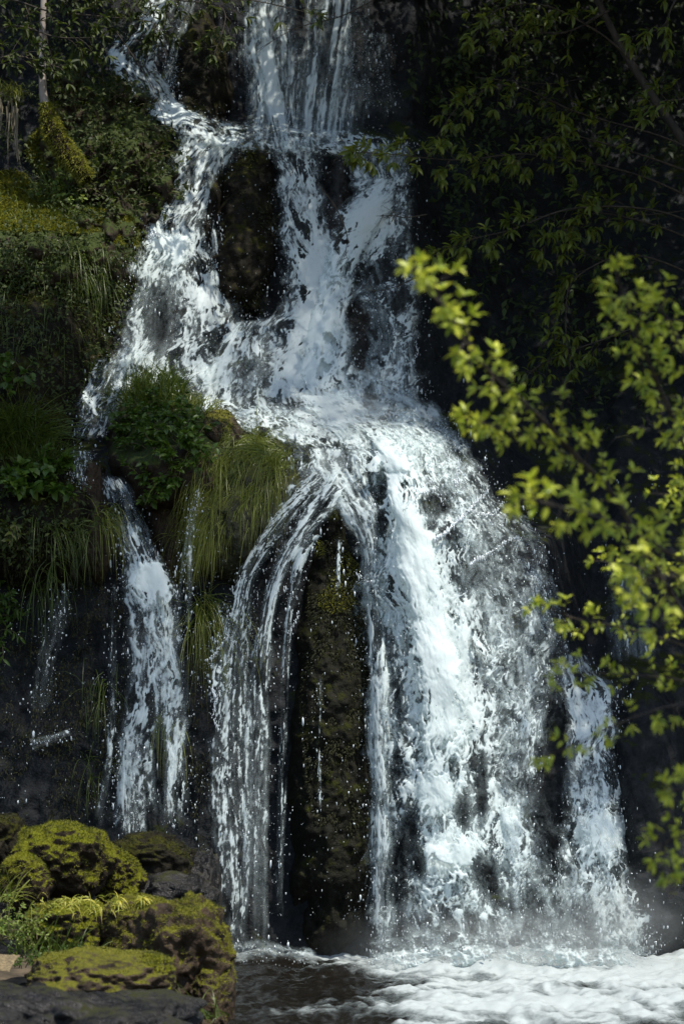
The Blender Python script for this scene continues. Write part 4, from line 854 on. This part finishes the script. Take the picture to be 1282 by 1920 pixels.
# foreground bush
bush = empty('leafy_bush', 'out of focus bush with sunlit yellow green leaves reaching in from the right', 'bush'); bush.location = P(np.array([1420.]), np.array([1500.]), -8)[0]
for i, (pts, Y0, Y1, r0, tw, sp, lf) in enumerate([
    ([(1420, 1420), (1290, 1170), (1225, 1060), (1150, 930), (1080, 855), (1000, 770), (920, 700), (865, 630), (820, 555), (790, 490)], -7.6, -9.6, .011, .17, .026, .055),
    ([(1080, 860), (1010, 830), (930, 800), (865, 785)], -8.3, -8.9, .005, .10, .022, .05),
    ([(1400, 1300), (1330, 1000), (1275, 820), (1220, 690), (1180, 590), (1150, 500)], -7.4, -8.9, .009, .17, .028, .055),
    ([(1420, 900), (1330, 760), (1270, 640), (1230, 560)], -8.0, -8.6, .007, .2, .026, .055),
    ([(1420, 1300), (1300, 1220), (1180, 1180), (1080, 1160), (1005, 1130)], -7.3, -7.8, .006, .13, .022, .045),
    ([(1400, 1120), (1260, 1040), (1150, 980), (1050, 950), (965, 930)], -8.6, -9.5, .007, .15, .03, .06),
    ([(1420, 1150), (1280, 1090), (1180, 1060), (1110, 1050)], -7.2, -7.4, .005, .12, .020, .036),
    ([(1420, 1340), (1290, 1280), (1180, 1265), (1090, 1262), (1035, 1270)], -7.6, -8.0, .005, .12, .03, .042),
    ([(1420, 1350), (1300, 1320), (1200, 1340), (1100, 1385), (1005, 1425)], -8.2, -8.8, .005, .10, .036, .046),
    ([(1420, 1420), (1340, 1460), (1290, 1470), (1250, 1490)], -8.4, -8.8, .005, .12, .03, .05),
    ([(1420, 1500), (1340, 1540), (1290, 1560), (1235, 1590), (1260, 1640)], -8.4, -8.8, .005, .12, .03, .05),
    ([(1420, 1000), (1330, 950), (1280, 930), (1215, 925)], -7.2, -7.4, .004, .12, .03, .04),
    ([(1420, 1180), (1330, 1120), (1260, 1080), (1200, 1090)], -9.5, -9.8, .007, .2, .024, .06)]):
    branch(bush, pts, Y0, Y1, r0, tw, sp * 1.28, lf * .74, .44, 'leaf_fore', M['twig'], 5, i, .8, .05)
# trees standing in the shade at the right, and unseen ones added to cast it
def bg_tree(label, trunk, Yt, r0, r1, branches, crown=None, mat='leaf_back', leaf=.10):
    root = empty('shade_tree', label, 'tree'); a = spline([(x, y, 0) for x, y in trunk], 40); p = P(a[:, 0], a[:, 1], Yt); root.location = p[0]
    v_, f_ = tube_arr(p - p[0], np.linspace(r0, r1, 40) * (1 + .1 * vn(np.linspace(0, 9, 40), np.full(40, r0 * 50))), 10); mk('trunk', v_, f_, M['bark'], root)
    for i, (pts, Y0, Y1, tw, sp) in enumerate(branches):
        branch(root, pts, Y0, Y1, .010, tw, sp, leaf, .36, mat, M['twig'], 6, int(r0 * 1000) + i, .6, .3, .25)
    if crown:  # unseen leaf clumps, placed above the view to cast shade
        pos = []
        for (x, y, z, rx, ry, rz, n) in crown:
            k = rng.normal(size=(max(6, n // 60), 3)); k = nrm(k) * rng.random((len(k), 1))**.33 * np.array([rx, ry, rz]) + np.array([x, y, z])
            pos.append(k[rng.integers(0, len(k), n)] + rng.normal(size=(n, 3)) * .26)
        pos = np.vstack(pos); n = len(pos)
        leaf_obj('crown', pos - p[0], rng.normal(size=(n, 3)) + np.array([0, 0, -.3]), rng.normal(size=(n, 3)) * .6 + np.array([0, 0, 1]), rng.uniform(.09, .18, n), .55, M[mat], root, True)
    return root
bg_tree('slim tree with a leaning dark trunk at the upper right', [(1330, 340), (1270, 250), (1215, 170), (1165, 90), (1110, -20), (1040, -180), (1000, -320)], 2.9, .040, .022, [
    ([(1180, 110), (1120, 60), (1020, 10), (930, 20), (880, 80)], 2.4, 1.6, .35, .07),
    ([(1290, -40), (1260, 10), (1240, 50), (1180, 70)], 1.0, .8, .3, .08),
    ([(1140, 20), (1060, 60), (980, 60), (930, 75)], 2.4, 1.8, .35, .07),
    ([(1340, 120), (1290, 180), (1240, 190), (1200, 210)], 1.6, 1.4, .25, .08)],
    [(3.6, 2.6, 9.3, 1.7, 1.8, .8, 8000), (2.2, 2.6, 9.4, 1.3, 1.8, .6, 6500), (3.9, .3, 8.6, 1.3, 1.4, .7, 6000), (4.3, -1.8, 8.6, .9, 1.0, .5, 3500)])
bg_tree('hidden tree in the dark hollow whose leafy sprays overhang the middle cascade', [(1420, 700), (1400, 400), (1380, 200), (1370, -200)], 3.2, .08, .06, [
    ([(1390, 330), (1250, 260), (1080, 210), (960, 160), (870, 190), (815, 260)], 2.8, 1.8, .32, .065),
    ([(1390, 420), (1200, 330), (1000, 290), (860, 300), (740, 290), (660, 285)], 2.8, 1.3, .30, .06),
    ([(1390, 360), (1230, 300), (1100, 260), (1040, 250), (960, 310)], 2.6, 1.9, .30, .065),
    ([(1400, 480), (1250, 400), (1080, 390), (960, 430), (880, 450), (810, 480)], 2.6, 1.5, .28, .065),
    ([(1400, 500), (1250, 430), (1120, 400), (1060, 430), (1010, 470)], 2.7, 2.0, .26, .065),
    ([(1390, 560), (1200, 480), (1080, 520), (1060, 600), (1070, 700)], 2.7, 2.2, .25, .08),
    ([(1390, 620), (1250, 600), (1120, 640), (1020, 680), (970, 720)], 2.7, 2.2, .30, .07)],
    [(3.2, 5.0, 10.2, 2.6, 1.8, .7, 9000), (1.0, 2.2, 9.4, 1.6, 1.4, .6, 5000), (2.7, .6, 8.4, .9, 1.2, .5, 4000)])
bg_tree('unseen tree added past the right frame edge so its crown keeps the inner bush in shade', [(2900, 3400), (2880, 1500), (2850, 0), (2800, -1200)], -9.6, .09, .06, [],  # never in view, put here only to shade the bush
    [(3.5, -11.0, 8.5, .75, .5, .4, 3500), (4.4, -10.2, 8.5, .6, .9, .4, 2500), (4.3, -8.6, 8.4, .9, .9, .4, 1800), (3.9, -11.5, 8.6, .7, .6, .3, 1500)])
bg_tree('unseen tall tree added out of frame at the right, its high crown dimming the upper cascades', [(3700, 2600), (3650, 500), (3500, -2500), (3300, -5200)], -4.5, .22, .10, [],  # added out of view, crown placed to soften the sun on the cascades
    [(6.0, -1.6, 22, 1.5, 1.0, .5, 2600), (6.3, -4.1, 22, 2.2, 1.6, .7, 4200), (4.9, -7.0, 22, 1.2, 1.3, .5, 2100)])
# left tree above the crag
bg_tree('leafy tree arching over the top left corner of the falls', [(-160, 420), (-120, 200), (-80, 0), (-40, -200)], 2.4, .07, .05, [
    ([(-90, 60), (0, 0), (90, 20), (180, 30), (280, 40), (300, 60)], 2.2, 1.8, .4, .05),
    ([(-90, 100), (20, 50), (110, 70), (190, 70)], 2.2, 1.7, .4, .05),
    ([(-80, -60), (60, -40), (200, -20), (330, 0), (420, 20), (400, 110)], 2.2, 1.5, .35, .06),
    ([(200, -60), (300, -40), (420, -10), (520, 10), (600, 30)], 1.8, 1.3, .25, .10),
    ([(-90, 180), (0, 110), (60, 110), (120, 130)], 2.1, 1.7, .3, .05)],
    [(-.5, -1.15, 8.3, 1.1, .7, .4, 3600), (-1.9, 2.6, 8.9, 1.5, 1.0, .6, 3800), ], 'leaf_ivy', .085)
# bare twigs drooping across the water
for i, (lab, pts, Y, r) in enumerate([
    ('bare dark twig curving down over the right lobe of water', [(600, 350), (630, 390), (650, 440), (648, 475), (655, 490)], 2.0, .006),
    ('short bare twig reaching left across the right lobe of water', [(800, 402), (760, 408), (735, 404), (705, 405)], 2.2, .006),
    ('thin bent twig low on the right lobe of water', [(780, 520), (740, 538), (700, 545), (670, 535)], 2.2, .006),
    ('long fine twig hanging across the topmost left stream', [(215, 55), (250, 105), (285, 165), (305, 215), (312, 245)], 2.4, .005),
    ('thin twig across the top of the vertical threads', [(700, 0), (640, 30), (580, 45), (540, 60), (480, 95)], 2.2, .006),
    ('pale dead twig lying level in the dark hollow', [(890, 145), (960, 152), (1030, 157), (1090, 148)], 2.6, .005),
    ('grey dead twigs fanning out right of the leafy sprays', [(1282, 395), (1220, 402), (1160, 400), (1100, 385)], 2.6, .005)]):
    a = spline([(x, y, 0) for x, y in pts], 30); p = P(a[:, 0], a[:, 1], Y + .1 * vn(np.linspace(0, 3, 30), np.full(30, i + .5))); tb = [(p, np.linspace(r, r * .3, 30))]
    for k in (8, 14, 20, 25):
        d = nrm(nrm(p[k + 1] - p[k]) + rng.normal(size=3) * np.array([.7, .3, .7])); tb.append((np.array([p[k] + d * s + np.array([0, 0, -s * s * .5]) for s in np.linspace(0, rng.uniform(.06, .2), 6)]), np.linspace(r * .5, r * .2, 6)))
    v_, f_ = tubes(tb, 5); tag(mk('bare_twig', v_, f_, M['twig']), lab, 'twig', 'bare twigs over the water')
